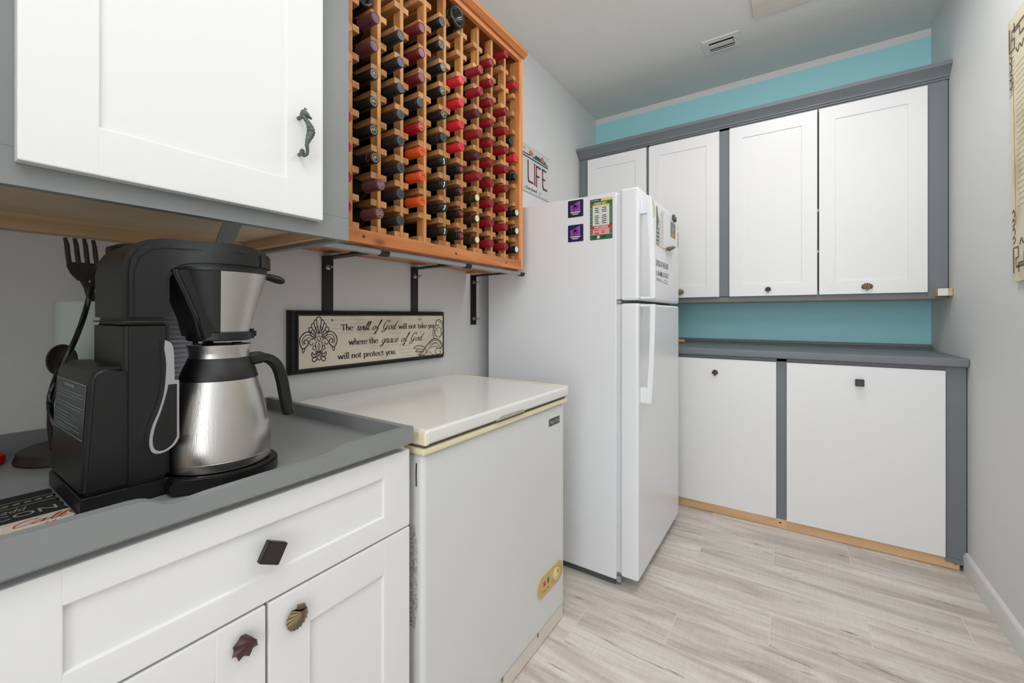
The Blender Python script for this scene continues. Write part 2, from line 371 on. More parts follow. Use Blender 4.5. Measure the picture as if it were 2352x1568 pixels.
p = MB().box(-.179, .36, 1.95, 2.599, CZ-.016, CZ-.0003, bev=.003)
tag(part('ceiling_panel', p, wood('whitewashed_board', (222, 216, 204), (240, 236, 228), 'X', 9, .5, knots=False)), 'whitewashed board panel fixed flat to the ceiling near the top edge', 'panel')

# ================================================================== shaker door helper
def shaker(ax, f, u0, u1, z0, z1, th, st, rec=.007, bev=.0025, stb=None):
    """door slab: ax 'X' -> front faces +X at X=f, spans Y ; ax 'Y' -> front faces -Y at Y=f, spans X"""
    m = MB(); stb = stb or st
    def bx(a0, a1, c0, c1, d0, d1, b=0):
        if ax == 'X': m.box(f-d1, f-d0, a0, a1, c0, c1, b)
        else: m.box(a0, a1, f+d0, f+d1, c0, c1, b)
    bx(u0, u1, z0, z1, rec, th, .001)
    bx(u0, u0+st, z0, z1, 0, rec+.004, bev); bx(u1-st, u1, z0, z1, 0, rec+.004, bev)
    bx(u0+st-.003, u1-st+.003, z0, z0+stb, .0002, rec+.004, bev); bx(u0+st-.003, u1-st+.003, z1-stb, z1, .0002, rec+.004, bev)
    return m
def slab(ax, f, u0, u1, z0, z1, th, bev=.003):
    return MB().box(f-th, f, u0, u1, z0, z1, bev) if ax == 'X' else MB().box(u0, u1, f, f+th, z0, z1, bev)
def frame_of(ax, c):      # plane with normal pointing out of the front
    return Plane(c, (0, 1, 0) if ax == 'X' else (1, 0, 0), (0, 0, 1), 1)
def shell_knob(name, ax, c, r, ribs, material, parent, rot=0, jag=.0, squash=1.0, label=None, hinge=True, proud=.016):
    """scallop: ribs fan from the hinge; lies parallel to the door, on a short stem"""
    pl = frame_of(ax, c); m = MB(); nr, na = 7, ribs*6; cr, sr = math.cos(rot), math.sin(rot); grid = []
    def P3(u, v, h): return pl(u*cr-v*sr, u*sr+v*cr, h)
    for j in range(nr+1):
        t = j/nr; row = []
        for i in range(na+1):
            s_ = i/na; a = math.radians(-38+256*s_); rib = abs(math.cos(math.pi*ribs*s_))
            rr = r*t*(1-jag*rib*t)*(1-.12*abs(math.sin(a)) if not jag else 1)
            u = rr*math.cos(a)*squash; vv = rr*math.sin(a)-r*.55*(1-t)
            vv = -vv if False else vv
            row.append(m.bm.verts.new(P3(u, vv, proud-.009*t*t*r/.02+ (.0022*r/.02)*(1-rib)*t)))
        grid.append(row)
    for A, B in zip(grid, grid[1:]):
        for i in range(na): m.bm.faces.new((A[i], A[i+1], B[i+1], B[i]))
    back = [m.bm.verts.new(P3(0, -.2*r, proud-.0115*r/.02))]
    for i in range(na): m.bm.faces.new((grid[-1][i], grid[-1][i+1], back[0]))
    m.bm.faces.new((grid[-1][na], grid[-1][0], back[0]))
    bmesh.ops.remove_doubles(m.bm, verts=m.bm.verts[:], dist=1e-6)
    if hinge: m.obox(P3(0, -r*.78, proud-.006), (pl.x*cr+pl.y*sr)*r*.26, (pl.y*cr-pl.x*sr)*r*.13, pl.n*.003)
    k = part(name, m, material, parent, label, 60)
    n = pl.n; m2 = MB(); m2.tube([Vector(c), Vector(c)+n*(proud-.006)], .0055, 12)
    part('stem', m2, material, k)
    return k
def square_knob(ax, c, s, rot, parent):
    pl = frame_of(ax, c); m = MB(); cr, sr = math.cos(rot), math.sin(rot)
    m.obox(pl(0, 0, .021), (pl.x*cr+pl.y*sr)*s/2, (pl.y*cr-pl.x*sr)*s/2, pl.n*.006)
    bmesh.ops.bevel(m.bm, geom=m.bm.edges[:], offset=.0012, segments=2, affect='EDGES')
    k = part('knob', m, PEWTER, parent, 'dark square pewter knob')
    part('stem', MB().tube([Vector(c), Vector(c)+pl.n*.017], .006, 12), PEWTER, k)

# ================================================================== back wall cabinets
FY = 2.93
uc = thing('wall_cabinet', 'grey-framed wall cabinet with four white shaker doors against blue back wall', 'cabinet', (-.36, 3.1, 1.223))
part('case', MB().box(LX+.002, .634, FY, BY-.002, 1.223, 2.32), GREY, uc)
rails = MB()
for a in ((LX+.002, -1.27, 1.223, 2.33), (-.84, -.822, 1.25, 2.33), (-.388, -.33, 1.25, 2.33), (.559, .634, 1.223, 2.33), (-1.27, .559, 1.223, 1.256), (-1.27, .559, 2.292, 2.33)):
    rails.box(a[0], a[1], FY-.004, FY+.01, a[2], a[3], .001)
part('face_frame', rails, GREY, uc)
cr = MB().prism([(FY, 2.305), (FY-.012, 2.305), (FY-.012, 2.312), (FY-.02, 2.316), (FY-.02, 2.322), (FY-.026, 2.33), (FY-.042, 2.345), (FY-.054, 2.353), (FY-.06, 2.357), (FY-.06, 2.376), (FY, 2.376)], LX+.002, .637, 'X')
part('crown_moulding', cr, GREY, uc, sharp=25)
part('bottom_panel', MB().box(LX+.002, .634, FY+.001, BY-.002, 1.2205, 1.2228), PINEX, uc)
for i, (a, b, st) in enumerate(((-1.274, -.842, .075), (-.824, -.388, .075), (-.331, .110, .073), (.118, .558, .073))):
    d = part('door', shaker('Y', 2.908, a, b, 1.253, 2.291, .02, st, .006, .0015), WHITE, uc)
    kx = {0: -.93, 1: -.619, 2: -.126, 3: .324}[i]
    if i in (1, 3): shell_knob('knob', 'Y', (kx, 2.908, 1.290), .021, 9, BRONZE, d, math.pi if False else 0, squash=1.15, label='bronze scallop shell knob')
    elif i == 2: shell_knob('knob', 'Y', (kx, 2.908, 1.290), .018, 5, MAROON, d, 0, .25, label='dark maroon fan shell knob', hinge=True)
part('shelf_edge', MB().box(.1105, .1175, 2.922, 2.926, 1.72, 1.735).box(.1105, .1175, 2.922, 2.926, 1.49, 1.503), PINEX, uc)
part('door_gap', MB().box(.1102, .1178, 2.9235, 2.9265, 1.28, 2.28), BLKM, uc)
tag(part('wood_block', MB().box(.585, .6365, 2.86, 2.925, 1.2325, 1.268, .001), PINEX), 'small raw pine block at the lower right end of the wall cabinet', 'block')
wbk = bpy.data.objects['wood_block']
part('painted_face', MB().box(.5845, .619, 2.8585, 2.8602, 1.233, 1.2675), TRIMW, wbk)

# ================================================================== back base cabinets
bc = thing('base_cabinet', 'grey-framed base cabinet with flat white doors along the back wall', 'cabinet', (-.36, 2.95, 0))
part('case', MB().box(LX+.002, .634, 2.668, BY-.002, .05, .906), GREY, bc)
fr = MB()
for a in ((LX+.002, -1.25, .05, .906), (-.077, -.03, .05, .906), (.566, .634, .05, .906), (-1.25, .566, .89, .906)): fr.box(a[0], a[1], 2.66, 2.672, a[2], a[3], .001)
part('face_frame', fr, GREY, bc)
for (a, b) in ((-.61, -.077), (-.031, .565)):
    d = part('door', slab('Y', 2.641, a, b, .054, .889, .019, .002), WHITE, bc)
    if a < -.1: shell_knob('knob', 'Y', (-.373, 2.641, .811), .0185, 5, MAROON, d, 0, .25, label='dark maroon fan shell knob')
    else: square_knob('Y', (.265, 2.641, .811), .034, 0, d)
part('door', slab('Y', 2.641, -1.24, -.66, .054, .889, .019, .002), WHITE, bc)
kb = part('kick_board', MB().box(LX+.002, .613, 2.66, 2.679, .002, .05, .001), PINEX, bc)
for kx, r_ in ((-.06, .0045), (.60, .006)): part('screw', MB().lathe([(r_, 2.6595), (r_, 2.661)], (kx, 0, .03), 'Y', 12), BLKM, kb)
part('corner_trim', MB().prism([(.566, .05), (.634, .05), (.62, .027), (.566, .032)], 2.656, 2.668, 'Y'), GREY, bc)
ct = thing('countertop', 'grey painted countertop running wall to wall under the blue wall', 'countertop', (-.36, 2.95, .908))
part('slab', MB().box(LX+.002, .637, 2.628, BY-.002, .909, .9475, .006), GREY, ct)
part('edge_strip', MB().box(LX+.002, .637, 2.645, 2.66, .9065, .909, .001), GREY, ct)
part('backsplash', MB().prism([(BY-.002, .9475), (BY-.05, .9475), (BY-.046, .953), (BY-.022, .960), (BY-.018, .972), (BY-.002, .974)], LX+.002, .636, 'X'), GREY, ct)
rp = MB().lathe([(0, -.78), (.011, -.78), (.013, -.76), (.013, -.66), (.012, -.622), (.009, -.615), (0, -.615)], (0, 3.03, .961), 'X', 16, caps=False)
tag(part('wooden_rod', rp, wood('dowel_wood', (176, 128, 84), (206, 160, 112), 'X', 20, .5, knots=False)), 'wooden rod end lying on the grey countertop beside the refrigerator', 'rod')

# ================================================================== refrigerator
FYN, FYF = 1.705, 2.43
rf = thing('refrigerator', 'tall white two-door refrigerator with magnets, standing beside the chest freezer', 'refrigerator', (-.9, 2.07, 0))
part('cabinet_body', MB().box(-1.29, -.617, FYN, FYF, .028, 1.657, .005), FRIDGE, rf)
part('door_gasket', MB().box(-.617, -.601, FYN+.008, FYF-.008, .06, 1.184).box(-.617, -.601, FYN+.008, FYF-.008, 1.204, 1.645), mat('gasket_white', (214, 217, 222), .6), rf)
d1 = part('freezer_door', MB().box(-.601, -.525, FYN, FYF, 1.199, 1.664, .011, 4), FRIDGE, rf)
d2 = part('fridge_door', MB().box(-.601, -.525, FYN, FYF, .047, 1.187, .011, 4), FRIDGE, rf)
part('hinge', MB().box(-.612, -.56, FYF-.06, FYF-.006, 1.187, 1.199, .001).box(-.62, -.60, FYN+.004, FYN+.02, 1.186, 1.2, .001), GASK, rf)
part('base_grille', MB().box(-1.2, -.625, FYN+.01, FYF-.01, .004, .03), mat('dark_grey', (80, 82, 84), .6), rf)
part('hinge_bracket', MB().box(-.617, -.598, FYN+.001, FYN+.02, .022, .047).lathe([(.004, .047), (.004, .06)], (-.607, FYN+.012, 0), seg=10), ZINC, rf)
def handle(parent, zs, foot_top):
    m = MB(); n = len(zs)
    for (za, xa), (zb, xb) in zip(zs, zs[1:]):
        v = [m.bm.verts.new(p) for z_, x_ in ((za, xa), (zb, xb)) for p in ((x_, 1.732, z_), (x_, 1.758, z_), (x_-.019, 1.76, z_), (x_-.019, 1.73, z_))]
        for i in range(4): m.bm.faces.new((v[i], v[(i+1) % 4], v[4+(i+1) % 4], v[4+i]))
    bmesh.ops.remove_doubles(m.bm, verts=m.bm.verts[:], dist=1e-5)
    ends = [f for f in bmesh.ops.holes_fill(m.bm, edges=m.bm.edges[:], sides=0)['faces']]
    for (x0, x1, z0, z1) in foot_top: m.box(x0, x1, 1.731, 1.759, z0, z1, .003)
    bmesh.ops.bevel(m.bm, geom=[e for e in m.bm.edges if e.is_manifold and e.calc_face_angle(0) > 1.0], offset=.003, segments=2, affect='EDGES')
    return part('handle', m, FRIDGE, parent, sharp=30)
def bow(z0, z1, x0, x1, bulge, n=10): return [(z0+(z1-z0)*i/n, x0+(x1-x0)*i/n+bulge*math.sin(math.pi*i/n)) for i in range(n+1)]
handle(d1, bow(1.627, 1.205, -.484, -.466, .004), [(-.5255, -.486, 1.555, 1.626), (-.5255, -.468, 1.204, 1.214)])
handle(d2, bow(1.182, .775, -.466, -.482, .003), [(-.5255, -.484, .776, .842), (-.5255, -.468, 1.172, 1.183)])

# --- magnets on the side (thin objects stuck on the enamel)
def flat_magnet(name, label, cat, pl, u0, v0, u1, v1, m, r=.004, th=.0012, group=None):
    mb = MB(); rrect(mb, pl, u0, v0, u1, v1, r, .0002/pl.l)
    a = list(mb.bm.faces)[0]; ex = bmesh.ops.extrude_face_region(mb.bm, geom=[a])
    bmesh.ops.translate(mb.bm, verts=[e for e in ex['geom'] if isinstance(e, bmesh.types.BMVert)], vec=pl.n*th)
    o = part(name, mb, m); tag(o, label, cat, group); return o
SP = Plane((0, FYN, 0), (1, 0, 0), (0, 0, 1), .0014)
NAVY = mat('navy_print', (34, 34, 72), .4); PURP = mat('purple_print', (160, 78, 186), .4); WPR = mat('white_print', (236, 236, 232), .45)
GRN = mat('green_print', (52, 106, 58), .4); YEL = mat('yellow_print', (236, 196, 96), .4); RED = mat('red_print', (206, 44, 54), .4); GYP = mat('grey_print', (96, 104, 104), .5); TBL = mat('table_print', (214, 222, 214), .5)
PINK = mat('pink_print', (226, 160, 164), .5)
for z0, pos in ((1.573, 'upper'), (1.464, 'lower')):
    o = flat_magnet('fridge_magnet', pos+' of two navy magnets with purple palm picture on refrigerator side', 'magnet', SP, -.841, z0, -.767, z0+.075, NAVY)
    m = MB(); pic = [(-.829, z0+.027), (-.781, z0+.027), (-.781, z0+.070), (-.829, z0+.051)]
    m.poly([SP(u, v_, 1.2) for u, v_ in pic]); part('picture', m, PURP, o)
    m = MB()
    for t in (.3, .6):
        ribbon(m, SP, [(-.829, z0+.027+.024*t*.8), (-.781, z0+.027+.043*t*.8+.002)], .0009, 1.5)
    cx, cy = -.806, z0+.046
    ribbon(m, SP, [(cx-.003, z0+.027), (cx-.002, z0+.036), (cx, cy)], .0026, 1.5)
    for a in (15, 55, 90, 125, 165, -20, 200, -50, 230):
        a = math.radians(a); L_ = .014
        ribbon(m, SP, smooth([(cx, cy), (cx+L_*.6*math.cos(a), cy+L_*.6*math.sin(a)+.003), (cx+L_*math.cos(a), cy+L_*math.sin(a)-.002)], 3), .0026, 1.5)
    part('palm', m, NAVY, o)
    m = MB(); ribbon(m, SP, [(-.828, z0+.022), (-.780, z0+.022)], .0038, 1.5)
    ribbon(m, SP, [(-.824, z0+.016), (-.786, z0+.016)], .002, 1.5); ribbon(m, SP, [(-.819, z0+.0115), (-.792, z0+.0115)], .002, 1.5)
    part('print', m, WPR, o)
o = flat_magnet('schedule_magnet', 'tall green sports schedule magnet on the refrigerator side', 'magnet', SP, -.735, 1.462, -.634, 1.637, GRN)
m = MB(); rect(m, SP, -.723, 1.522, -.647, 1.610, 1.2); part('table', m, TBL, o)
m = MB(); rect(m, SP, -.723, 1.484, -.647, 1.509, 1.2); part('table', m, PINK, o)
m = MB(); rect(m, SP, -.735, 1.509, -.634, 1.521, 1.2); part('banner', m, RED, o)
m = MB(); m.poly([SP(u, v_, 1.2) for u, v_ in ((-.687, 1.626), (-.634, 1.626), (-.634, 1.634), (-.637, 1.637), (-.683, 1.637))]); rect(m, SP, -.723, 1.605, -.647, 1.611, 1.4); part('yellow_band', m, YEL, o)
m = MB(); m.poly([SP(u, v_, 1.2) for u, v_ in ((-.735, 1.626), (-.689, 1.626), (-.685, 1.637), (-.732, 1.637))]); 
for i in range(9):
    z_ = 1.597-.0082*i
    if i in (3,): continue
    ribbon(m, SP, [(-.712, z_), (-.697+.002*(i % 3), z_)], .0032, 1.6); ribbon(m, SP, [(-.680-.002*(i % 2), z_), (-.660, z_)], .0032, 1.6)
part('dark_print', m, INK, o)
m = MB(); text(m, SP, 'GREEN BAY', -.717, 1.613, .06, .009, 1.8, shear=.2, bold=.02)
text(m, SP, 'WISCONSIN', -.716, 1.5105, .062, .009, 1.8, bold=.02)
disc(m, SP, -.697, 1.4725, .007, .007, 1.6); ribbon(m, SP, [(-.73, 1.631), (-.692, 1.631)], .002, 1.7)
for i in range(14):
    for u in (-.7295, -.6405):
        if 1.506 < 1.6-.0086*i < 1.524: continue
        m.poly([SP(u+a, 1.6-.0086*i+b, 1.6) for a, b in ((-.002, -.0015), (.003, -.0015), (0, .002))])
for z_ in (1.611, 1.483): ribbon(m, SP, [(-.735, z_), (-.634, z_)], .0006, 1.7)
part('white_print', m, WPR, o)
m = MB()
for a, b, z_ in ((-.717, -.694, 1.503), (-.683, -.666, 1.4985), (-.716, -.695, 1.491), (-.683, -.668, 1.491), (-.71, -.692, 1.4865)): ribbon(m, SP, [(a, z_), (b, z_)], .0028, 1.6)
part('red_print', m, RED, o)
m = MB(); text(m, SP, 'TOWN', -.687, 1.468, .032, .009, 1.8, bold=.01) if False else None
for i in range(5): ribbon(m, SP, [(-.714+.0026*i, 1.468), (-.713+.0026*i, 1.478)], .0013, 1.6)
for i in range(8): ribbon(m, SP, [(-.686+.0032*i, 1.469), (-.684+.0032*i, 1.478)], .0015, 1.6)
ribbon(m, SP, smooth([(-.701, 1.469), (-.697, 1.474), (-.693, 1.469)], 4), .0015, 2)
part('emblem', m, INK, o)
# --- magnets on the freezer door front
DP = Plane((-.525, 0, 0), (0, 1, 0), (0, 0, 1), .0014)
o = None
mb = MB(); disc(mb, DP, 1.897, 1.613, .052, .043, 1, 36)
o = part('round_sticker', mb, mat('sage_print', (150, 178, 140), .5)); tag(o, 'round green and yellow sticker half behind the upper refrigerator handle', 'sticker')
mb = MB(); disc(mb, DP, 1.897, 1.613, .044, .036, 1.3, 36); part('inner_disc', mb, mat('pale_print', (212, 220, 214), .5), o)
mb = MB(); mb.poly([DP(u, v_, 1.6) for u, v_ in ((1.875, 1.64), (1.917, 1.638), (1.932, 1.61), (1.917, 1.59), (1.897, 1.60))]); part('picture', mb, YEL, o)
o = flat_magnet('schedule_card', 'pale season schedule card with a G oval on the refrigerator door', 'card', DP, 1.967, 1.462, 2.118, 1.640, WPR, .002)
m = MB(); m.poly([DP(u, v_, 1.2) for u, v_ in ((1.967, 1.462), (2.02, 1.462), (2.022, 1.56), (2.0, 1.60), (1.985, 1.64), (1.967, 1.64))]); part('dark_panel', m, GYP, o)
m = MB(); ribbon(m, DP, smooth([(1.985, 1.64), (1.995, 1.605), (2.02, 1.575), (2.03, 1.55)], 5), .004, 1.4); ribbon(m, DP, [(1.97, 1.464), (2.116, 1.464)], .004, 1.4); ribbon(m, DP, [(2.06, 1.634), (2.112, 1.632)], .005, 1.4); part('gold_trim', m, YEL, o)
m = MB(); disc(m, DP, 2.012, 1.553, .02, .014, 1.6)
for i in range(4): ribbon(m, DP, [(1.975, 1.53-.018*i), (2.01, 1.528-.018*i)], .005, 1.4)
part('white_print', m, WPR, o)
m = MB(); ribbon(m, DP, [(2.012+.013*math.cos(math.radians(a)), 1.553+.009*math.sin(math.radians(a))) for a in range(40, 340, 20)]+[(2.023, 1.552), (2.014, 1.552)], .0035, 2)
for i in range(17): ribbon(m, DP, [(2.03, 1.62-.009*i), (2.1-.004*(i % 3), 1.62-.009*i)], .0015, 1.4)
part('print', m, GYP, o)
for i, (y_, z_) in enumerate(((2.285, 1.648), (2.316, 1.642))):
    tag(part('button_magnet', MB().lathe([(0, 0), (.013, 0), (.0145, .003), (.0145, .009), (.012, .012), (0, .012)], (-.525, y_, z_), 'X', 20, caps=False), mat('button_grey', (88, 90, 90), .4)), ('nearer', 'farther')[i]+' of two round grey button magnets high on the refrigerator door', 'magnet')
o = flat_magnet('picture_magnet', 'teal and orange rectangular magnet on the refrigerator door', 'magnet', DP, 2.242, 1.543, 2.345, 1.619, mat('teal_print', (92, 138, 128), .5), .002)
m = MB(); rect(m, DP, 2.243, 1.544, 2.344, 1.563, 1.3); part('orange_band', m, mat('orange_print', (216, 120, 60), .5), o)
m = MB()
for q in ([(2.26, 1.57), (2.27, 1.60), (2.285, 1.57)], [(2.29, 1.6), (2.3, 1.575), (2.32, 1.605)], [(2.265, 1.585), (2.325, 1.59)]): ribbon(m, DP, q, .004, 1.4)
part('lettering', m, YEL, o)
o = flat_magnet('letter_card', 'white card with blue lettering at the far edge of the refrigerator door', 'card', DP, 2.382, 1.508, 2.42, 1.595, WPR, .002)
m = MB()
for i in range(7): ribbon(m, DP, [(2.392, 1.518+.011*i), (2.412, 1.516+.011*i)], .006, 1.4)
part('lettering', m, mat('blue_print', (60, 104, 160), .5), o)
m = MB(); disc(m, DP, 2.395, 1.612, .012, .010, 1); o = part('round_magnet', m, WPR); tag(o, 'tiny white round magnet at the far edge of the refrigerator door', 'magnet')
m = MB(); ribbon(m, DP, [(2.388, 1.606), (2.402, 1.616)], .003, 1.4); part('mark', m, RED, o)
mb = MB().tube([(-.514, 2.135, 1.462), (-.512, 2.18, 1.47), (-.511, 2.235, 1.482), (-.512, 2.29, 1.492)], [.008, .009, .009, .002], 10)
o = part('clip_magnet', mb, mat('brown_resin', (112, 96, 80), .6, var=16, vscale=60)); tag(o, 'brown pointed magnet clipped below the schedule card on the refrigerator door', 'magnet')
part('collar', MB().tube([(-.514, 2.165, 1.467), (-.513, 2.178, 1.4695)], .0105, 12), mat('rust_brown', (120, 76, 52), .6), o)
m = MB(); text(m, DP, 'THE CROSS IS THE END', 1.90, 1.366, .292, .027, 1, bold=.012); text(m, DP, 'OF FEAR, SHAME, & GUILT', 1.875, 1.318, .323, .027, 1, bold=.012)
ribbon(m, DP, [(1.955, 1.303), (2.196, 1.293)], .0022, 1)
for a, b in ((1.96, 2.06), (2.1, 2.18)): ribbon(m, DP, [(a, 1.309), (b, 1.306)], .0022, 1)
part('lettering', m, mat('decal_grey', (104, 106, 110), .5), d1, 'grey decal lettering')

# ================================================================== chest freezer
cf = thing('chest_freezer', 'low white chest freezer with yellowed lid trim beside the grey-topped cabinet', 'freezer', (-.98, 1.06, 0))
part('body', MB().box(-1.27, -.716, .694, 1.420, .056, .812, .014, 4), FREEZ, cf)
part('base_panel', MB().box(-1.26, -.722, .70, 1.418, .004, .056, .001), mat('base_white', (224, 218, 206), .5, var=8, vscale=30), cf)
part('foot_slot', MB().box(-.7225, -.7205, 1.02, 1.026, .044, .057).box(-.7225, -.7205, 1.23, 1.236, .044, .057), mat('slot_grey', (120, 116, 108), .8), cf)
part('rim_trim', MB().box(-1.275, -.706, .688, 1.426, .812, .828, .004), CREAM, cf)
part('lid_seal', MB().box(-1.268, -.713, .695, 1.418, .828, .836), mat('seal_dirty', (96, 88, 78), .8, var=20, vscale=60), cf)
lid = MB().box(-1.275, -.7, .692, 1.426, .836, .872, .008, 3)
ld = part('lid', lid, mat('lid_enamel', (228, 227, 223), .16, var=3, vscale=4), cf)
part('end_cap', MB().box(-1.277, -.7012, .6885, .706, .834, .868, .006, 3), CREAM, ld, 'yellowed plastic end cap')
part('end_cap', MB().box(-1.277, -.7012, 1.414, 1.428, .836, .871, .005, 3), CREAM, ld)
part('end_strip', MB().box(-1.277, -.7012, 1.4165, 1.428, .8705, .8735, .001), CREAM, ld)
part('grip_recess_shade', MB().prism([(.965, .836), (.985, .8465), (1.10, .8455), (1.118, .836)], -.7015, -.6992, 'X'), mat('grip_shadow', (176, 168, 150), .7), ld)  # flat patch on the lid edge; recess shade painted in its colour
part('edge_wear', MB().box(-1.1, -.78, 1.4105, 1.4125, .8718, .8724), mat('wear_grey', (150, 146, 140), .8), ld)
FP = Plane((-.716, 0, 0), (0, 1, 0), (0, 0, 1), .001)
m = MB(); rrect(m, FP, 1.300, .7445, 1.378, .770, .002, 1.5); bd = part('badge', m, mat('badge_dark', (56, 58, 66), .3), cf)
m = MB(); text(m, FP, 'Magic Chef', 1.305, .748, .068, .016, 2.5, shear=.1); part('lettering', m, mat('silver_print', (190, 192, 200), .4), bd)
# control panel: gold pill, rising to the far end
GOLD = mat('gold_panel', (206, 176, 112), .38); KN = mat('knob_cream', (228, 204, 150), .35)
m = MB(); pts = []
for cx, cz, r_, a0 in ((1.252, .206, .036, 90), (1.368, .206, .034, -90)):
    for i in range(13):
        a = math.radians(a0+180*i/12); pts.append((cx+r_*math.cos(a)*.95, cz+r_*math.sin(a)))
m.prism([(y_, z_) for y_, z_ in pts], -.7165, -.7125, 'X'); cp = part('control_panel', m, GOLD, cf)
m = MB().lathe([(.021, -.7125), (.022, -.708), (.016, -.7045), (0, -.7045)], (0, 1.345, .207), 'X', 24, caps=False); part('dial', m, KN, cp)
part('dial_mark', MB().box(-.7046, -.7038, 1.343, 1.347, .214, .226), INK, cp)
for y_, mm in ((1.262, mat('red_lamp', (196, 56, 40), .3)), (1.288, mat('green_lamp', (38, 110, 66), .3))):
    m = MB().box(-.7126, -.711, y_-.006, y_+.006, .205, .221, .001); part('indicator', m, mm, cp)
CP = Plane((-.7125, 0, 0), (0, 1, 0), (0, 0, 1), .0005)
m = MB(); text(m, CP, 'Power', 1.252, .186, .02, .006, 1); text(m, CP, 'Run', 1.283, .186, .012, .006, 1); part('lettering', m, INK, cp)
m = MB(); ribbon(m, CP, smooth([(1.248, .196), (1.27, .2), (1.298, .202), (1.305, .216), (1.306, .226)], 4), .003, 1); part('ridge', m, KN, cp)
# dirt scrape on the near side
FS = Plane((0, .694, 0), (1, 0, 0), (0, 0, 1), .0006)
def scuff():
    m_ = bpy.data.materials.new('scuffed_side'); m_.use_nodes = True; nt = m_.node_tree; b = nt.nodes['Principled BSDF']
    tc = nt.nodes.new('ShaderNodeTexCoord'); n = nt.nodes.new('ShaderNodeTexNoise'); n.inputs['Scale'].default_value = 190; n.inputs['Detail'].default_value = 5
    nt.links.new(tc.outputs['Object'], n.inputs['Vector']); r = nt.nodes.new('ShaderNodeValToRGB')
    r.color_ramp.elements[0].position = .42; r.color_ramp.elements[0].color = lin((158, 156, 154)); r.color_ramp.elements[1].position = .56; r.color_ramp.elements[1].color = lin((206, 204, 200))
    nt.links.new(n.outputs[0], r.inputs[0]); nt.links.new(r.outputs[0], b.inputs['Base Color']); b.inputs['Roughness'].default_value = .8; return m_
m = MB(); m.poly([FS(u, v_, 1) for u, v_ in ((-.80, .40), (-.740, .40), (-.733, .45), (-.734, .60), (-.742, .645), (-.80, .60))]); part('scuff_mark', m, scuff(), cf)
m = MB(); ribbon(m, FS, [(-.736, .735), (-.737, .76), (-.736, .79)], .004, 1); part('scratch', m, INK, cf)
# ================================================================== left base cabinet + countertop tray
lc = thing('base_cabinet', 'white base cabinet with drawer and two doors under the coffee maker', 'cabinet', (-1.04, .36, 0))
part('case', MB().box(-1.33, -.752, -.55, .668, .0, .838), WHITE, lc)
dr = part('drawer', shaker('X', -.73, .046, .668, .658, .832, .02, .073, .007, .003, .046), WHITE, lc)
square_knob('X', (-.737, .356, .745), .034, math.radians(-28), dr)
for i, (a, b) in enumerate(((.046, .3525), (.3565, .668))):
    d = part('door', shaker('X', -.73, a, b, .06, .654, .02, .074, .007, .003), WHITE, lc)
    if i: shell_knob('knob', 'X', (-.73, .402, .607), .024, 13, BRONZE, d, math.radians(165), 0, .82, 'bronze scallop shell knob')
    else: shell_knob('knob', 'X', (-.73, .318, .614), .022, 6, MAROON, d, math.radians(130), .2, .95, 'dark maroon fan shell knob', hinge=False)
tr = thing('countertop', 'grey painted countertop with raised wavy front lip under the coffee maker', 'countertop', (-1.04, .1, .845))
part('top', MB().box(-1.345, -.733, -.55, .655, .842, .853), GREYL, tr)
lip = [(.665, .849), (.665, .886), (.60, .886), (.52, .886), (.505, .8855), (.493, .884), (.482, .881), (.472, .878), (.46, .8762), (.43, .876), (.35, .876), (.266, .875), (.242, .8735), (.222, .875), (.212, .878), (.204, .883), (.196, .888), (.188, .8905), (.176, .8915), (.12, .892), (-.55, .893), (-.55, .849)]
part('front_lip', MB().prism(lip, -.733, -.715, 'X'), GREYL, tr, sharp=50)
part('side_lip', MB().box(-1.345, -.733, .648, .665, .849, .886, .001), GREYL, tr)
part('back_lip', MB().prism([(-.55, .853), (.648, .853), (.648, .886), (-.55, .902)], -1.348, -1.334, 'X'), GREYL, tr)
part('shadow_strip', MB().box(-1.33, -.745, -.55, .66, .8385, .8421), BLKM, tr)  # black strip painted in as the shade under the countertop

# ================================================================== upper left cabinet
XF = -.875
ul = thing('wall_cabinet', 'large grey wall cabinet with white shaker door at the upper left', 'cabinet', (-1.1, .3, 1.313))
part('case', MB().box(LX+.001, XF-.02, -.55, .59, 1.3475, 2.6), GREYL, ul)
part('face_frame', MB().box(XF-.02, XF, -.55, .61, 1.313, 1.365, .001).box(XF-.02, XF, .52, .61, 1.365, 2.6, .001).box(XF-.02, XF, .06, .11, 1.365, 2.6), GREYL, ul)
part('side_panel', MB().box(LX+.001, XF-.02, .59, .61, 1.313, 2.6, .001), GREYL, ul)
part('inner_side_cleat', MB().box(-1.31, XF-.02, .572, .5899, 1.322, 1.3474), PINEX, ul)
part('bottom_panel', MB().box(-1.31, XF-.02, -.55, .572, 1.3455, 1.3472), PLY, ul)
part('back_cleat', MB().box(LX+.002, -1.3105, -.55, .5895, 1.312, 1.3472, .001), PINEY, ul)
part('brace', MB().obox((-1.17, .424, 1.18), (.0155, 0, -.0135) if False else (.012, 0, .010), (0, .018, 0), (.155, 0, -.155) if False else (-.14, 0, -.155)), GREYL, ul)
part('front_bead', MB().box(XF-.028, XF-.018, -.55, .60, 1.315, 1.325), GREYL, ul)
ud = part('door', shaker('X', -.855, .096, .533, 1.344, 2.56, .0195, .081, .006, .003, .073), WHITE, ul)
part('door', shaker('X', -.855, -.37, .068, 1.344, 2.56, .0195, .081, .006, .003, .073), WHITE, ul)
IRONG = mat('aged_grey_iron', (92, 100, 98), .5, .35, var=18, vscale=160, bump=.4, bscale=300)
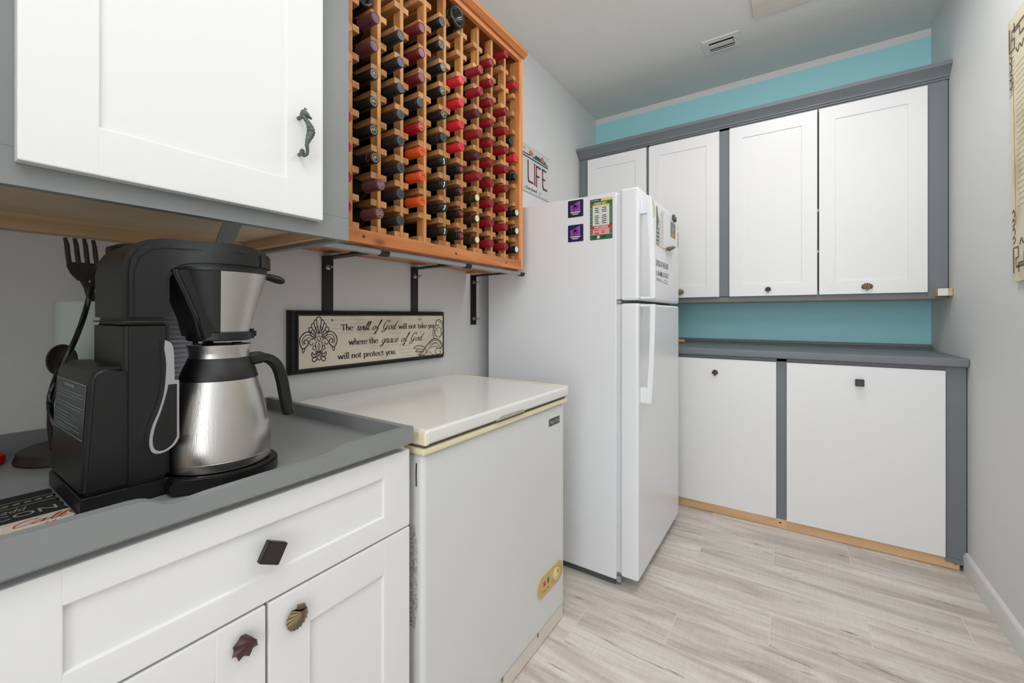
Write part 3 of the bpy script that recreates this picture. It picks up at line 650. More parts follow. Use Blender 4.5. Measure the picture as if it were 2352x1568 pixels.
def seahorse():
    X = -.836
    path = smooth([(.4755, 1.5505), (.478, 1.543), (.484, 1.535), (.4885, 1.526), (.490, 1.517), (.487, 1.507), (.4835, 1.497), (.482, 1.488), (.484, 1.479), (.4845, 1.471), (.480, 1.466), (.4745, 1.467), (.472, 1.472), (.475, 1.477), (.479, 1.475), (.479, 1.471)], 5)
    n = len(path); m = MB(); rs = []
    for i in range(n):
        t = i/(n-1); r = .0035+.0042*math.exp(-((t-.27)/.13)**2)+.002*math.exp(-((t-.0)/.06)**2)
        if t > .5: r = .0034-.0016*(t-.5)/.5
        rs.append(r*(1+.13*math.cos(i*math.pi*.8)))
    def lift(i): t = i/(n-1); return X+.006*math.sin(math.pi*min(1, t/.62)) if t < .62 else X-.002
    m.tube([(lift(i), p[0], p[1]) for i, p in enumerate(path)], rs, 10, up=(1, 0, 0))
    o = part('handle', m, IRONG, ud, 'grey iron seahorse handle', 70)
    h = MB().tube([(X+.001, .4715, 1.5535), (X+.002, .4765, 1.552), (X+.004, .4825, 1.549), (X+.005, .488, 1.5455), (X+.006, .4915, 1.5445)], [.0045, .0068, .0056, .0028, .0024], 10, up=(1, 0, 0))
    part('head', h, IRONG, o, sharp=70)
    part('crest', MB().tube([(X+.002, .478, 1.556), (X+.002, .479, 1.5625), (X+.002, .4835, 1.561)], [.0022, .0015, .0012], 8, up=(1, 0, 0)), IRONG, o)
    part('post', MB().tube([(-.8555, .477, 1.546), (-.838, .477, 1.546)], .004, 8).tube([(-.8555, .478, 1.471), (-.838, .478, 1.471)], .0035, 8), IRONG, o)
seahorse()

# ================================================================== wine rack
rk = thing('wine_rack', 'orange-brown wooden wine rack full of bottles, bolted to the left wall', 'wine rack', (-1.19, 1.11, 1.342))
XF, XB = -1.02, -1.345
PY = [.635, .731, .8295, .918, 1.020, 1.117, 1.211, 1.308, 1.399, 1.4945]
YC = [.683, .780, .8735, .969, 1.0685, 1.164, 1.2595, 1.3535, 1.447, 1.544]
def ZR(r): return 1.427+.0806*r
part('bottom_rail', MB().box(XF-.019, XF, .618, 1.5935, 1.3425, 1.382, .002), RACKY, rk)
part('top_rail', MB().box(XF-.019, XF, .618, 1.5935, 2.277, 2.312, .002), RACKY, rk)
part('stile', MB().box(XF-.019, XF-.0005, 1.5905-.012, 1.596, 1.382, 2.277, .001), RACKS, rk)
part('side_panel', MB().box(XB, XF, 1.5945, 1.608, 1.3425, 2.31, .002), RACKS, rk)
part('side_panel', MB().box(XB, XF-.02, .612, .624, 1.3425, 2.31, .002), RACKS, rk)
part('cornice', MB().prism([(.612, 2.312), (1.615, 2.312), (1.615, 2.33), (.612, 2.33)], XB, -.997, 'X'), RACKY, rk)
part('cornice_moulding', MB().prism([(-1.0195, 2.298), (-1.012, 2.298), (-.999, 2.312), (-1.0195, 2.312)], .612, 1.612, 'Y'), RACKY, rk)
part('bottom_stretcher', MB().box(XB+.004, XB+.024, .63, 1.5945, 1.356, 1.376), RACKY, rk)
part('bottom_stretcher', MB().box(-1.2, -1.18, .63, 1.5945, 1.3425, 1.362), RACKY, rk)
part('bottom_slat', MB().box(XB+.006, XF-.03, .63, 1.5945, 1.354, 1.358), RACKY, rk)
post_f = MB().box(-.034, 0, -.0065, .0065, 0, .899, .0012, 1).mesh('front_post', RACKZ)
for y in PY+[1.585]:
    o = bpy.data.objects.new('front_post', post_f); COL.objects.link(o); o.parent = rk; o.location = (-1.0395+1.19, y-1.11, 1.38-1.342)
post_b = MB().box(-.02, 0, -.0065, .0065, 0, .95, .001, 1).mesh('back_post', RACKZ)
for y in PY+[1.585]:
    o = bpy.data.objects.new('back_post', post_b); COL.objects.link(o); o.parent = rk; o.location = (XB+.021+1.19, y-1.11, .019)
sup = MB().box(-.283, 0, 0, .0225, -.019, 0, .001, 1).mesh('bottle_support', RACKX)
for i, y in enumerate(PY+[1.585]):
    for sd in (0, 1):
        if (i == 0 and sd == 0) or (i == 10 and sd == 1): continue
        for r in range(-0, 11):
            if 0 < i < 10 and r == 10 and i < 5: pass
            o = bpy.data.objects.new('bottle_support', sup); COL.objects.link(o); o.parent = rk
            yy = y+.0066 if sd else y-.0291
            o.location = (-1.0405+1.19+random.uniform(-.0012, .0006), yy-1.11, ZR(r)-.0235-1.342)
for y in (.76, 1.155, 1.475):      # screw plugs in the bottom rail
    part('screw_plug', MB().lathe([(0, XF+.0002), (.005, XF+.0002), (.005, XF-.002)], (0, y, 1.362), 'X', 12, caps=False), mat('plug_dark', (80, 52, 34), .7), rk)

# --- bottles
GLASSD = mat('dark_bottle_glass', (12, 15, 13), .12, coat=.3)
GLASSA = mat('amber_bottle_glass', (62, 44, 16), .12, coat=.3)
CAPC = {'mauve': (104, 62, 72), 'black': (26, 27, 29), 'charcoal': (36, 39, 42), 'burgundy': (112, 34, 42), 'red': (176, 28, 36), 'bright red': (214, 40, 54), 'orange': (222, 88, 40), 'crimson': (148, 34, 46), 'dark red': (140, 22, 36), 'purple': (82, 30, 40), 'white': (58, 48, 28), 'green-white': (196, 214, 200), 'amber': (206, 140, 84)}
def bottle_mesh(L0, glass):
    return MB().lathe([(.0, -.298), (.012, -.290), (.02, -.294), (.031, -.298), (.0345, -.294), (.0348, -.13), (.033, -.112), (.026, -.094), (.018, -.078), (.0148, -.066), (.0142, -.05), (.0142, -.004), (0, -.004)], axis='X', seg=24, caps=False).mesh('wine_bottle', glass, sharp=60)
BM = {'d': bottle_mesh(0, GLASSD), 'a': bottle_mesh(0, GLASSA)}
CM = {}
def cap_mesh(kind, c):
    m_ = mat('foil_'+c.replace(' ', '_').replace('-', '_'), CAPC[c], .34 if kind != 'matte' else .5, .05, spec=.45)
    if kind == 'screw':
        mb = MB().lathe([(.0155, -.062), (.0155, -.026), (.0162, -.025), (.0162, -.021), (.0150, -.020), (.0150, -.018), (.0162, -.017), (.0162, -.0015), (.0148, 0), (.0125, 0), (.012, -.0008), (0, -.0008)], axis='X', seg=24, caps=False)
    else:
        mb = MB().lathe([(.0168, -.066), (.0160, -.05), (.0154, -.0125), (.0163, -.0115), (.0163, -.0085), (.0156, -.0075), (.0159, -.0018), (.0146, 0), (.0128, .0002), (.0122, -.0008), (.008, -.0008), (.0075, -.0003), (0, -.0003)], axis='X', seg=24, caps=False)
    return mb.mesh('capsule', m_, sharp=25)
def emblem_or_lit_mesh(kind):
    pl = Plane((0, 0, 0), (0, 1, 0), (0, 0, 1), .0005); mb = MB(); c = {'gold': (206, 190, 146), 'white': (226, 226, 222), 'red': (150, 44, 48), 'cream': (226, 216, 176), 'green': (206, 226, 210), 'dark': (40, 34, 34), 'pink': (176, 126, 130), 'grey': (112, 116, 118), 'lit_rose': (166, 58, 66), 'lit_coral': (232, 84, 92), 'lit_plum': (116, 56, 66)}
    def ring(r, wd=.0012): ribbon(mb, pl, [(r*math.cos(i*math.pi/12), r*math.sin(i*math.pi/12)) for i in range(25)], wd, .4)
    if kind == 'gold': ring(.0105); text(mb, pl, 'H', -.006, -.0065, .008, .013, .6, shear=.25); ribbon(mb, pl, smooth([(-.007, -.003), (0, .003), (.008, .001)], 4), .0014, .6)
    if kind == 'white': ribbon(mb, pl, smooth([(-.005, -.010), (.001, -.001), (.002, .009)], 4), .004, .5); ribbon(mb, pl, [(-.003, .004), (.005, .006)], .0025, .6)
    if kind == 'red': disc(mb, pl, 0, 0, .0095, .0095, .4, 20)
    if kind == 'cream': disc(mb, pl, 0, 0, .0125, .0125, .4, 20)
    if kind == 'green': disc(mb, pl, 0, 0, .0128, .0128, .4, 20)
    if kind in ('grey', 'lit_rose', 'lit_coral', 'lit_plum'): ring(.0118, .0014); ring(.0075, .0008); ribbon(mb, pl, smooth([(-.003, -.003), (0, .003), (.003, -.002)], 3), .0012, .5)  # these ring kinds paint in light catching the outward cap ends
    if kind == 'dark': ribbon(mb, pl, [(-.009, -.003), (0, .005), (.008, .001)], .0018, .5)
    if kind == 'pink': ring(.0095, .0008); ring(.006, .0006); ribbon(mb, pl, smooth([(-.003, -.003), (0, .003), (.003, -.002)], 3), .001, .5)
    if kind == 'fifty': ring(.0112, .0009); text(mb, pl, '50', -.008, -.0055, .016, .011, .6)
    col = {'fifty': (190, 160, 152)}.get(kind, c.get(kind))
    return mb.mesh('emblem_or_lit_ring', mat('emblem_'+kind, col, .5))
ORD = ['bottom', 'second', 'third', 'fourth', 'fifth', 'sixth', 'seventh', 'eighth', 'ninth', 'tenth', 'eleventh']
CN = ['first (leftmost)', 'second', 'third', 'fourth', 'fifth', 'sixth', 'seventh', 'eighth', 'ninth', 'last (rightmost)']
T = {   # column -> row -> (colour, emblem, protrusion, kind)
 0: {r: ('red' if r < 4 else 'amber', None, -.986, '') for r in range(0, 10)},
 1: {0: ('mauve', 'fifty', -.974, ''), 1: ('mauve', 'fifty', -.970, ''), 2: ('black', 'gold', -.994, 'screw'), 3: ('black', 'gold', -.999, ''), 4: ('black', 'gold', -.999, ''), 5: ('black', 'gold', -.999, ''), 6: ('mauve', 'pink', -.997, ''), 7: ('mauve', 'pink', -.993, '')},
 2: {r: ('charcoal', None, -.994, '') for r in range(8)},
 3: {1: ('orange', 'dark', -1.0, ''), 2: ('orange', 'dark', -.997, ''), 3: ('orange', 'dark', -1.0, ''), 4: ('red', 'gold', -1.004, ''), 5: ('charcoal', None, -1.01, ''), 6: ('burgundy', 'pink', -1.003, ''), 7: ('burgundy', 'pink', -1.003, ''), 8: ('burgundy', 'pink', -1.001, '')},
 4: {0: ('black', 'white', -.994, ''), 1: ('black', 'white', -.994, ''), 2: ('black', 'white', -.996, ''), 3: ('black', 'white', -.998, ''), 4: ('charcoal', None, -1.0, 'screw'), 5: ('black', 'gold', -.998, ''), 6: ('black', 'gold', -1.003, ''), 7: ('black', 'gold', -1.002, ''), 8: ('black', None, -1.009, ''), 9: ('black', None, -1.007, '')},
 5: {**{r: ('black', 'red', -1.003, '') for r in range(4)}, **{r: ('bright red', None, -1.0, '') for r in range(4, 8)}},
 6: {0: ('white', 'cream', -1.005, 'screw'), 1: ('white', 'cream', -1.004, 'screw'), 2: ('white', 'cream', -1.004, 'screw'), 3: ('crimson', None, -.991, ''), 4: ('purple', None, -1.002, ''), 5: ('crimson', None, -.991, ''), 6: ('purple', None, -1.002, ''), 7: ('crimson', None, -.987, ''), 8: ('crimson', None, -.987, '')},
 7: {r: ('dark red', None, -1.005, '') for r in range(10)},
 8: {**{r: ('dark red', None, -.999, '') for r in range(8)}, 10: ('dark red', None, -.998, '')},
 9: {0: ('green-white', 'green', -1.01, 'screw'), 1: ('green-white', 'green', -1.01, 'screw'), 2: ('green-white', 'green', -1.01, 'screw'), 4: ('black', None, -1.016, 'screw'), 5: ('bright red', None, -1.015, 'screw'), 6: ('black', None, -1.04, ''), 9: ('red', None, -1.015, '')},
}
NM = {'mauve': 'mauve', 'charcoal': 'charcoal grey', 'white': 'cream-topped', 'green-white': 'pale green', 'amber': 'amber', 'purple': 'dark purple'}
EM = {}
for c, rows in T.items():
    for r, (colr, emb, xf, kind) in rows.items():
        g = 'a' if colr == 'white' else 'd'
        key = (kind, 'black' if colr == 'green-white' else colr)
        if key not in CM: CM[key] = cap_mesh(*key)
        b = bpy.data.objects.new('wine_bottle', BM[g]); COL.objects.link(b)
        b.location = (xf-.001, YC[c]+random.uniform(-.0012, .0012), ZR(r)+random.uniform(-.001, .001))
        b.rotation_euler = (random.uniform(0, 6.28), math.radians(1.6), 0) if False else (0, math.radians(1.6), 0)
        tag(b, 'wine bottle with %s capsule, rack column %s, %s row from bottom' % (NM.get(colr, colr), CN[c], ORD[r] if r else 'first'), 'wine bottle', 'wine bottles lying in the wooden rack')
        k = bpy.data.objects.new('capsule', CM[key]); COL.objects.link(k); k.parent = b
        emb = emb or {'black': 'grey', 'charcoal': 'grey', 'dark red': 'lit_rose', 'crimson': 'lit_rose', 'red': 'lit_rose', 'bright red': 'lit_coral', 'purple': 'lit_plum', 'amber': None}.get(colr)  # unmarked caps get a paler ring, painted as light on their ends
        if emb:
            if emb not in EM: EM[emb] = emblem_or_lit_mesh(emb)
            e = bpy.data.objects.new('emblem_or_lit_ring', EM[emb]); COL.objects.link(e); e.parent = k; e.rotation_euler = (random.uniform(-.5, .5), 0, 0)
# two bottles lying the other way round, punt outward
def punt(y, z, x, r, L_, label, nm):
    mb = MB().lathe([(0, -.028), (.012*r/.035, -.024), (.021*r/.035, -.008), (.026*r/.035, -.001), (.031*r/.035, 0), (r*.985, -.004), (r, -.012), (r, -L_*.62), (r*.8, -L_*.72), (.015, -L_*.82), (.015, -L_), (0, -L_)], axis='X', seg=36, caps=False)
    o = bpy.data.objects.new(nm, mb.mesh(nm, GLASSD, sharp=60)); COL.objects.link(o); o.location = (x, y, z)
    tag(o, label, 'wine bottle', 'wine bottles lying in the wooden rack')
punt(1.164, 2.229, -1.017, .0395, .30, 'large dark bottle base outward at the top of the wine rack', 'wine_bottle')
punt(.780, ZR(8)+.010, -1.046, .036, .29, 'dark bottle base outward above the top mauve capsule in the rack', 'wine_bottle')
punt(1.164, ZR(8)+.010, -1.17, .035, .17, 'dark bottle set deep in the rack above the bright red capsules', 'wine_bottle')

# --- conduit pipe and iron brackets carrying the rack
o = part('support_pipe', MB().lathe([(.0105, .613), (.0105, 1.622)], (-1.046, 0, 1.3305), 'Y', 20), mat('pipe_grey', (158, 164, 168), .4, .3)); tag(o, 'grey metal pipe running under the front edge of the wine rack', 'pipe')
for i, (y0, y1) in enumerate(((.836, .877), (1.241, 1.279), (1.638, 1.679))):
    lab = ('black iron bracket under the rack, nearest the wall cabinet', 'black iron bracket under the rack, middle of three', 'black iron bracket under the rack, beside the refrigerator')[i]
    yc = (y0+y1)/2; yf = (.85, 1.2465, 1.6315)[i]
    br = thing('wall_bracket', lab, 'bracket', (LX, yc, 1.09), 'iron brackets under the wine rack')
    zb = 1.09
    part('wall_strap', MB().box(LX+.0005, LX+.006, y0, y1, zb, 1.3415, .001), BLKM, br)
    part('arm', MB().prism([(LX+.002, y0), (LX+.002, y1), (-1.05, yf+.016), (-1.05, yf-.016)], 1.3342, 1.3412 if False else 1.3395, 'Z'), BLKM, br)
    m = MB().lathe([(.0125, yf-.016), (.0125, yf+.016)], (-1.046, 0, 1.3295), 'Y', 16, a0=math.radians(-200), a1=math.radians(20)); part('saddle', m, BLKM, br)
    for zz in (1.304, 1.12):
        m = MB().lathe([(.009, LX+.006), (.009, LX+.0075), (.006, LX+.0078), (.006, LX+.012), (.0035, LX+.0122), (.0035, LX+(.03, .045, .04)[i])], (0, yc, zz), 'X', 14)
        part('bolt', m, ZINC, br)

# ================================================================== motto plaque
pq = thing('wall_plaque', 'black-framed cream wall plaque with printed motto below the wine rack', 'plaque', (LX, 1.06, .945))
y0, y1, z0, z1 = .714, 1.424, .945, 1.1535; fx = -1.322
frm = MB()
prof = [(0, 0), (.0, .014), (.006, .022), (.014, .026), (.019, .0325), (.024, .031), (.0245, .027)]   # inset, height off wall
rows = []
for a, h in prof: rows.append([frm.bm.verts.new((LX+.001+h, *q)) for q in ((y0+a, z0+a*.75), (y1-a*.75, z0+a*.75), (y1-a*.75, z1-a*.75), (y0+a, z1-a*.75))])
for A, B in zip(rows, rows[1:]):
    for i in range(4): frm.bm.faces.new((A[i], A[(i+1) % 4], B[(i+1) % 4], B[i]))
part('frame', frm, mat('carved_black', (26, 23, 21), .5, bump=.9, bscale=150), pq, sharp=20)
def parchment(name, a, b):
    m_ = bpy.data.materials.new(name); m_.use_nodes = True; nt = m_.node_tree; bs = nt.nodes['Principled BSDF']; bs.inputs['Roughness'].default_value = .55
    tc = nt.nodes.new('ShaderNodeTexCoord'); n = nt.nodes.new('ShaderNodeTexNoise'); n.inputs['Scale'].default_value = 9; n.inputs['Detail'].default_value = 9
    nt.links.new(tc.outputs['Object'], n.inputs['Vector']); r = nt.nodes.new('ShaderNodeValToRGB')
    r.color_ramp.elements[0].position = .3; r.color_ramp.elements[0].color = lin(a); r.color_ramp.elements[1].position = .55; r.color_ramp.elements[1].color = lin(b)
    nt.links.new(n.outputs[0], r.inputs[0]); nt.links.new(r.outputs[0], bs.inputs['Base Color']); return m_
part('panel', MB().box(LX+.002, fx, y0+.0235, y1-.0175, z0+.017, z1-.017), parchment('plaque_print', (204, 190, 164), (228, 218, 202)), pq)
QP = Plane((fx, 0, 0), (0, 1, 0), (0, 0, 1), .0005)
m = MB()
pen(m, QP, 'The', .891, 1.0835, .049, .031); pen(m, QP, 'will not take you', 1.149, 1.082, .211, .031); pen(m, QP, 'where the', .922, 1.031, .127, .032)
pen(m, QP, 'will not protect you.', .878, .983, .26, .031)
pen(m, QP, 'will of God', .953, 1.082, .181, .037, .018, .075, 2, SC, .35); pen(m, QP, 'grace of God', 1.064, 1.030, .213, .037, .018, .075, 2, SC, .35)
part('lettering', m, INK, pq)
m = MB()     # fleur-de-lis
def FL(pts, wd, mir=True, n=6):
    wd *= 1.35
    for s_ in ((1, -1) if mir else (1,)):
        q = [(.808+s_*x*.067, 1.059+z*.073) for x, z in smooth(pts, n)]; ribbon(m, QP, q, wd, 1)
FL([(0, 1), (.12, .92), (.1, .6), (.0, .2)], .0022); FL([(.1, .85), (.24, .84), (.26, .68), (.1, .25)], .0022); FL([(.24, .7), (.38, .66), (.38, .5), (.14, .15)], .002)
FL([(.34, .52), (.52, .5), (.52, .36), (.42, .3), (.36, .4)], .002); FL([(.52, .4), (.4, .15), (.16, .05)], .002); FL([(0, .14), (.1, .02), (0, -.14)], .0018); FL([(.06, .6), (.04, .25)], .0012); FL([(.18, .55), (.08, .2)], .0012); FL([(.28, .45), (.14, .18)], .0012)
FL([(.14, .08), (.45, .3), (.75, .28), (.97, .05), (.98, -.2), (.85, -.42), (.68, -.36), (.56, -.2), (.62, -.04), (.76, -.06), (.76, -.18), (.68, -.2)], .0026)
FL([(.2, .02), (.5, .17), (.72, .14), (.86, -.05), (.82, -.25)], .0018); FL([(.3, .02), (.55, .06), (.66, .02)], .0014); FL([(.86, -.4), (.84, -.6), (.76, -.52), (.72, -.4)], .002)
FL([(.16, -.06), (.34, .0), (.5, -.12), (.46, -.26), (.34, -.26), (.32, -.16)], .002); FL([(.1, -.1), (.2, -.3), (.12, -.52)], .0018); FL([(.12, -.36), (.28, -.32), (.32, -.48), (.18, -.5)], .0018); FL([(0, -.2), (.05, -.35), (0, -.5)], .0014)
FL([(.17, -.56), (-.17, -.56)], .002, False); FL([(.17, -.66), (-.17, -.66)], .002, False); FL([(.17, -.56), (.17, -.66)], .002); FL([(.12, -.61), (-.12, -.61)], .0026, False)
FL([(.1, -.68), (.26, -.72), (.36, -.62), (.38, -.76), (.24, -.84), (.06, -.72)], .0024); FL([(0, -.72), (.09, -.88), (0, -1.0)], .002); FL([(.12, -.84), (.3, -.86), (.36, -.95), (.28, -1.04), (.14, -.98), (.14, -.9)], .0024)
part('emblem', m, INK, pq)
m = MB()     # acanthus scroll at the right end
def SW(pts, wd, n=6): ribbon(m, QP, smooth([(y_*.001+1.2, z_*.001+.95) for y_, z_ in pts], n), wd*1.4, 1)
SW([(203, 40), (190, 70), (150, 84), (110, 60), (80, 30), (60, 12)], .003); SW([(200, 30), (170, 62), (140, 60), (100, 24), (84, 12)], .002)
SW([(180, 86), (205, 110), (204, 150), (180, 168), (160, 155), (170, 140), (182, 146)], .0028); SW([(196, 100), (190, 130), (170, 130), (150, 112), (158, 98), (176, 92)], .0022)
SW([(150, 84), (142, 110), (148, 130), (158, 104)], .002); SW([(202, 60), (190, 40), (166, 40), (160, 22), (176, 12), (192, 20), (184, 30)], .0026); SW([(206, 20), (196, 10), (150, 12), (120, 30)], .0018)
SW([(110, 22), (86, 52), (50, 58), (30, 50), (56, 44), (40, 34), (70, 32), (56, 20), (90, 16)], .0022); SW([(86, 40), (60, 46)], .0016); SW([(90, 30), (66, 34)], .0016); SW([(120, 60), (140, 74), (170, 74), (200, 56)], .0016); SW([(130, 44), (150, 50), (176, 46)], .0016)
SW([(176, 160), (196, 150), (198, 120)], .0016); SW([(160, 118), (176, 118)], .0016)
part('scroll_ornament', m, mat('soft_ink', (58, 52, 48), .6), pq)
m = MB(); rr = random.Random(3)
for (a, b, z_) in ((.854, .96, 1.133), (.854, 1.0, 1.12), (.854, .99, 1.105), (.854, .93, 1.09), (.878, .99, 1.075), (1.02, 1.06, 1.066), (1.1, 1.165, 1.066), (1.02, 1.18, 1.02), (1.02, 1.1, 1.01), (1.15, 1.22, 1.012), (1.15, 1.23, .998), (1.16, 1.23, .984), (1.17, 1.24, .971)):
    n = int((b-a)/.0035); ribbon(m, QP, [(a+i*.0035, z_+rr.choice((-1, 0, .3, 1, 1.6))*.0014) for i in range(n)], .0009, .6)
part('faint_script', m, INKL, pq)['kind'] = 'stuff'

# ================================================================== licence plate on the left wall
lp = thing('licence_plate', 'white souvenir licence plate reading LIFE beside the wine rack', 'plate', (LX, 2.28, 1.888))
m = MB(); PP = Plane((LX+.0005, 0, 0), (0, 1, 0), (0, 0, 1), .001); m.box(LX+.003, LX+.0055, 2.085, 2.446, 1.888, 2.176, .002)
part('plate', m, mat('plate_white', (214, 214, 212), .35), lp)
part('rim', MB().tube([(LX+.0056, 2.091, 1.895), (LX+.0056, 2.440, 1.895), (LX+.0056, 2.440, 2.169), (LX+.0056, 2.091, 2.169), (LX+.0056, 2.091, 1.895)], .0022, 8, up=(1, 0, 0)), mat('plate_white', (214, 214, 212), .35), lp)
PP = Plane((LX+.0058, 0, 0), (0, 1, 0), (0, 0, 1), .0006)
TEAL = mat('dark_teal_print', (38, 74, 82), .5)
m = MB(); ribbon(m, PP, [(2.095, 2.119), (2.205, 2.119)], .007, 1); ribbon(m, PP, [(2.235, 2.118), (2.43, 2.116)], .007, 1); ribbon(m, PP, [(2.095, 2.104), (2.43, 2.102)], .008, 1)
for i, (a, h) in enumerate(((2.27, .014), (2.285, .02), (2.3, .016), (2.315, .018), (2.33, .012), (2.345, .012), (2.39, .012))): ribbon(m, PP, [(a-.01, 2.122), (a, 2.122+h), (a+.012, 2.122)], .01, 1)
part('landscape_print', m, TEAL, lp)
m = MB(); 
for a0, a1 in ((5, 80), (100, 175)): m.poly([PP(2.217, 2.122, 1.2)]+[PP(2.217+.026*math.cos(math.radians(a)), 2.122+.036*math.sin(math.radians(a)), 1.2) for a in range(a0, a1+1, 15)])
m.poly([PP(2.355+.022*math.cos(math.radians(a)), 2.122+.033*math.sin(math.radians(a)), 1.2) for a in range(0, 181, 15)])
part('sun_print', m, mat('terracotta_print', (198, 116, 84), .5), lp)
m = MB()
for q in ([(2.181, 2.082), (2.183, 1.975), (2.19, 1.958), (2.24, 1.957)], [(2.259, 2.081), (2.262, 1.953)], [(2.284, 1.95), (2.282, 2.075), (2.333, 2.073)], [(2.284, 2.014), (2.313, 2.014)], [(2.416, 1.953), (2.372, 1.953), (2.362, 1.966), (2.358, 2.075), (2.402, 2.073)], [(2.36, 2.014), (2.388, 2.014)]):
    for a, b in zip(q, q[1:]): ribbon(m, PP, [a, b], .0125, 1.3, rnd=True)
part('lettering', m, mat('maroon_print', (128, 50, 60), .5), lp)
m = MB(); text(m, PP, 'Dairyland', 2.158, 1.901, .128, .024, 1, bold=.015); ribbon(m, PP, smooth([(2.318, 1.912), (2.323, 1.92), (2.328, 1.912), (2.323, 1.906), (2.318, 1.912)], 4), .0018, 1); ribbon(m, PP, [(2.314, 1.906), (2.332, 1.909)], .0015, 1)
part('small_lettering', m, INK, lp)
part('mounting_screw', MB().lathe([(.004, LX+.0055), (.0035, LX+.0085)], (0, 2.135, 2.15), 'X', 10).lathe([(.004, LX+.0005), (.004, LX+.0056)], (0, 2.135, 1.91), 'X', 10), BRONZE, lp)

# ================================================================== hanging on the right wall
wh = thing('wall_hanging', 'aged parchment wall hanging with dark fretwork corners on the right wall', 'wall hanging', (RX, 1.7, 1.25))
part('canvas', MB().prism([(2.153, 1.25), (2.193, 2.16), (1.25, 2.20), (1.21, 1.29)], RX-.014, RX-.001, 'X'), parchment('map_print', (190, 176, 146), (224, 214, 184)), wh)
m = MB()
hw = Vector((0, -.999, .0435)).normalized(); HP1 = Plane((RX-.014, 2.153, 1.25), tuple(hw), (0, .0435, .999), .0008); HP = HP1
def FR(pts, wd=.0075): ribbon(m, HP, pts, wd, 1)
for v0, s_ in ((.03, 1), (.88, -1)):
    FR([(.012, v0), (.012, v0+s_*.085), (.05, v0+s_*.085), (.05, v0+s_*.05), (.03, v0+s_*.05), (.03, v0+s_*.02), (.2, v0+s_*.02)]); FR([(.05, v0), (.05, v0+s_*.03), (.09, v0+s_*.03), (.09, v0+s_*.06), (.14, v0+s_*.06)])
    for i in range(4): FR(smooth([(.012+.01*(i % 2), v0+s_*(.10+.03*i)), (.028, v0+s_*(.11+.03*i)), (.018, v0+s_*(.125+.03*i)), (.01, v0+s_*(.115+.03*i))], 4), .005)
    for i in range(3): FR(smooth([(.06+.03*i, v0+s_*.09), (.075+.03*i, v0+s_*.11), (.085+.03*i, v0+s_*.09)], 4), .006)
part('fretwork', m, mat('brown_ink', (104, 92, 82), .7), wh)['kind'] = 'stuff'
m = MB(); FR([(.035, .2), (.035, .7)], .0025)
for i in range(26): FR([(.05+.004*(i % 3), .25+.019*i), (.22, .258+.019*i)], .0015)
for i in range(22): FR([(.002+.003*(i % 3), .64+.009*i), (.03+.02*((i*7) % 5)/5, .645+.009*i)], .002)
part('fine_print', m, mat('faint_brown_ink', (168, 152, 128), .7), wh)
# ================================================================== coffee maker
ZC = .853; CX, CY = -.8545, .333
cm_ = thing('coffee_maker', 'black drip coffee maker with steel brew basket standing on the grey countertop', 'coffee maker', (-.9, .27, ZC))
def rbox(x0, x1, prof):   # side profile (y,z) extruded along x with softened long edges
    m = MB().prism(prof, x0, x1, 'X')
    bmesh.ops.recalc_face_normals(m.bm, faces=m.bm.faces[:])
    return m
def softbevel(m, off=.004, seg=3, ang=.6):
    m.bm.normal_update()
    bmesh.ops.bevel(m.bm, geom=[e for e in m.bm.edges if e.is_manifold and e.calc_face_angle(0) > ang], offset=off, segments=seg, affect='EDGES', clamp_overlap=True); return m
part('base', softbevel(MB().box(-1.03, -.8265, .1505, .2515, ZC+.001, ZC+.0265), .0015), BLK, cm_)
m = MB().prism([(-.925, .245), (-.80, .245)]+[(CX+.093*math.cos(math.radians(a)), CY+.09*math.sin(math.radians(a))) for a in range(-20, 201, 10)], ZC+.001, ZC+.023, 'Z')
part('warming_base', softbevel(m, .003, 2, .9), BLK, cm_)
part('hot_plate', MB().lathe([(.080, ZC+.0228), (.0795, ZC+.0242), (0, ZC+.0242)], (CX, CY, 0), seg=40, caps=False), BLKG, cm_)
lower = [(.1505, ZC+.027), (.2515, ZC+.027), (.2515, 1.126), (.196, 1.126), (.196, 1.059), (.172, 1.061), (.1635, 1.055), (.160, 1.046)]
part('rear_housing', softbevel(rbox(-1.03, -.8265, [(.1505, ZC+.027), (.210, ZC+.027), (.210, 1.059), (.175, 1.062), (.1645, 1.056), (.160, 1.046)]), .006, 3, .9), BLK, cm_)
part('tower', softbevel(MB().box(-.985, -.823, .195, .2515, ZC+.027, 1.1265), .006, 3), BLK, cm_)
# arm : side profile with plan width that flares and rounds at the front
top = [(.1955, 1.128), (.1955, 1.205), (.199, 1.226), (.209, 1.243), (.224, 1.254), (.242, 1.259), (.27, 1.2595), (.30, 1.259), (.33, 1.2575), (.36, 1.2555), (.38, 1.2535), (.395, 1.251), (.405, 1.247), (.4115, 1.241)]
bot = [(.4115, 1.2165), (.405, 1.2165), (.395, 1.2165), (.38, 1.2165), (.36, 1.2165), (.33, 1.2165), (.30, 1.217), (.28, 1.2165), (.266, 1.2135), (.256, 1.206), (.2515, 1.196), (.2515, 1.128)]
def xr(y):
    R = .078
    if y <= .24: return -.823, -.983
    if y < .333:
        t = (y-.24)/.093; t = t*t*(3-2*t); return -.823+t*(CX+R-.002+.823), -.983+t*(CX-R+.983)
    d = math.sqrt(max(.0004, R*R-(y-.3335)**2)); return CX+d-.002*(d/R), CX-d
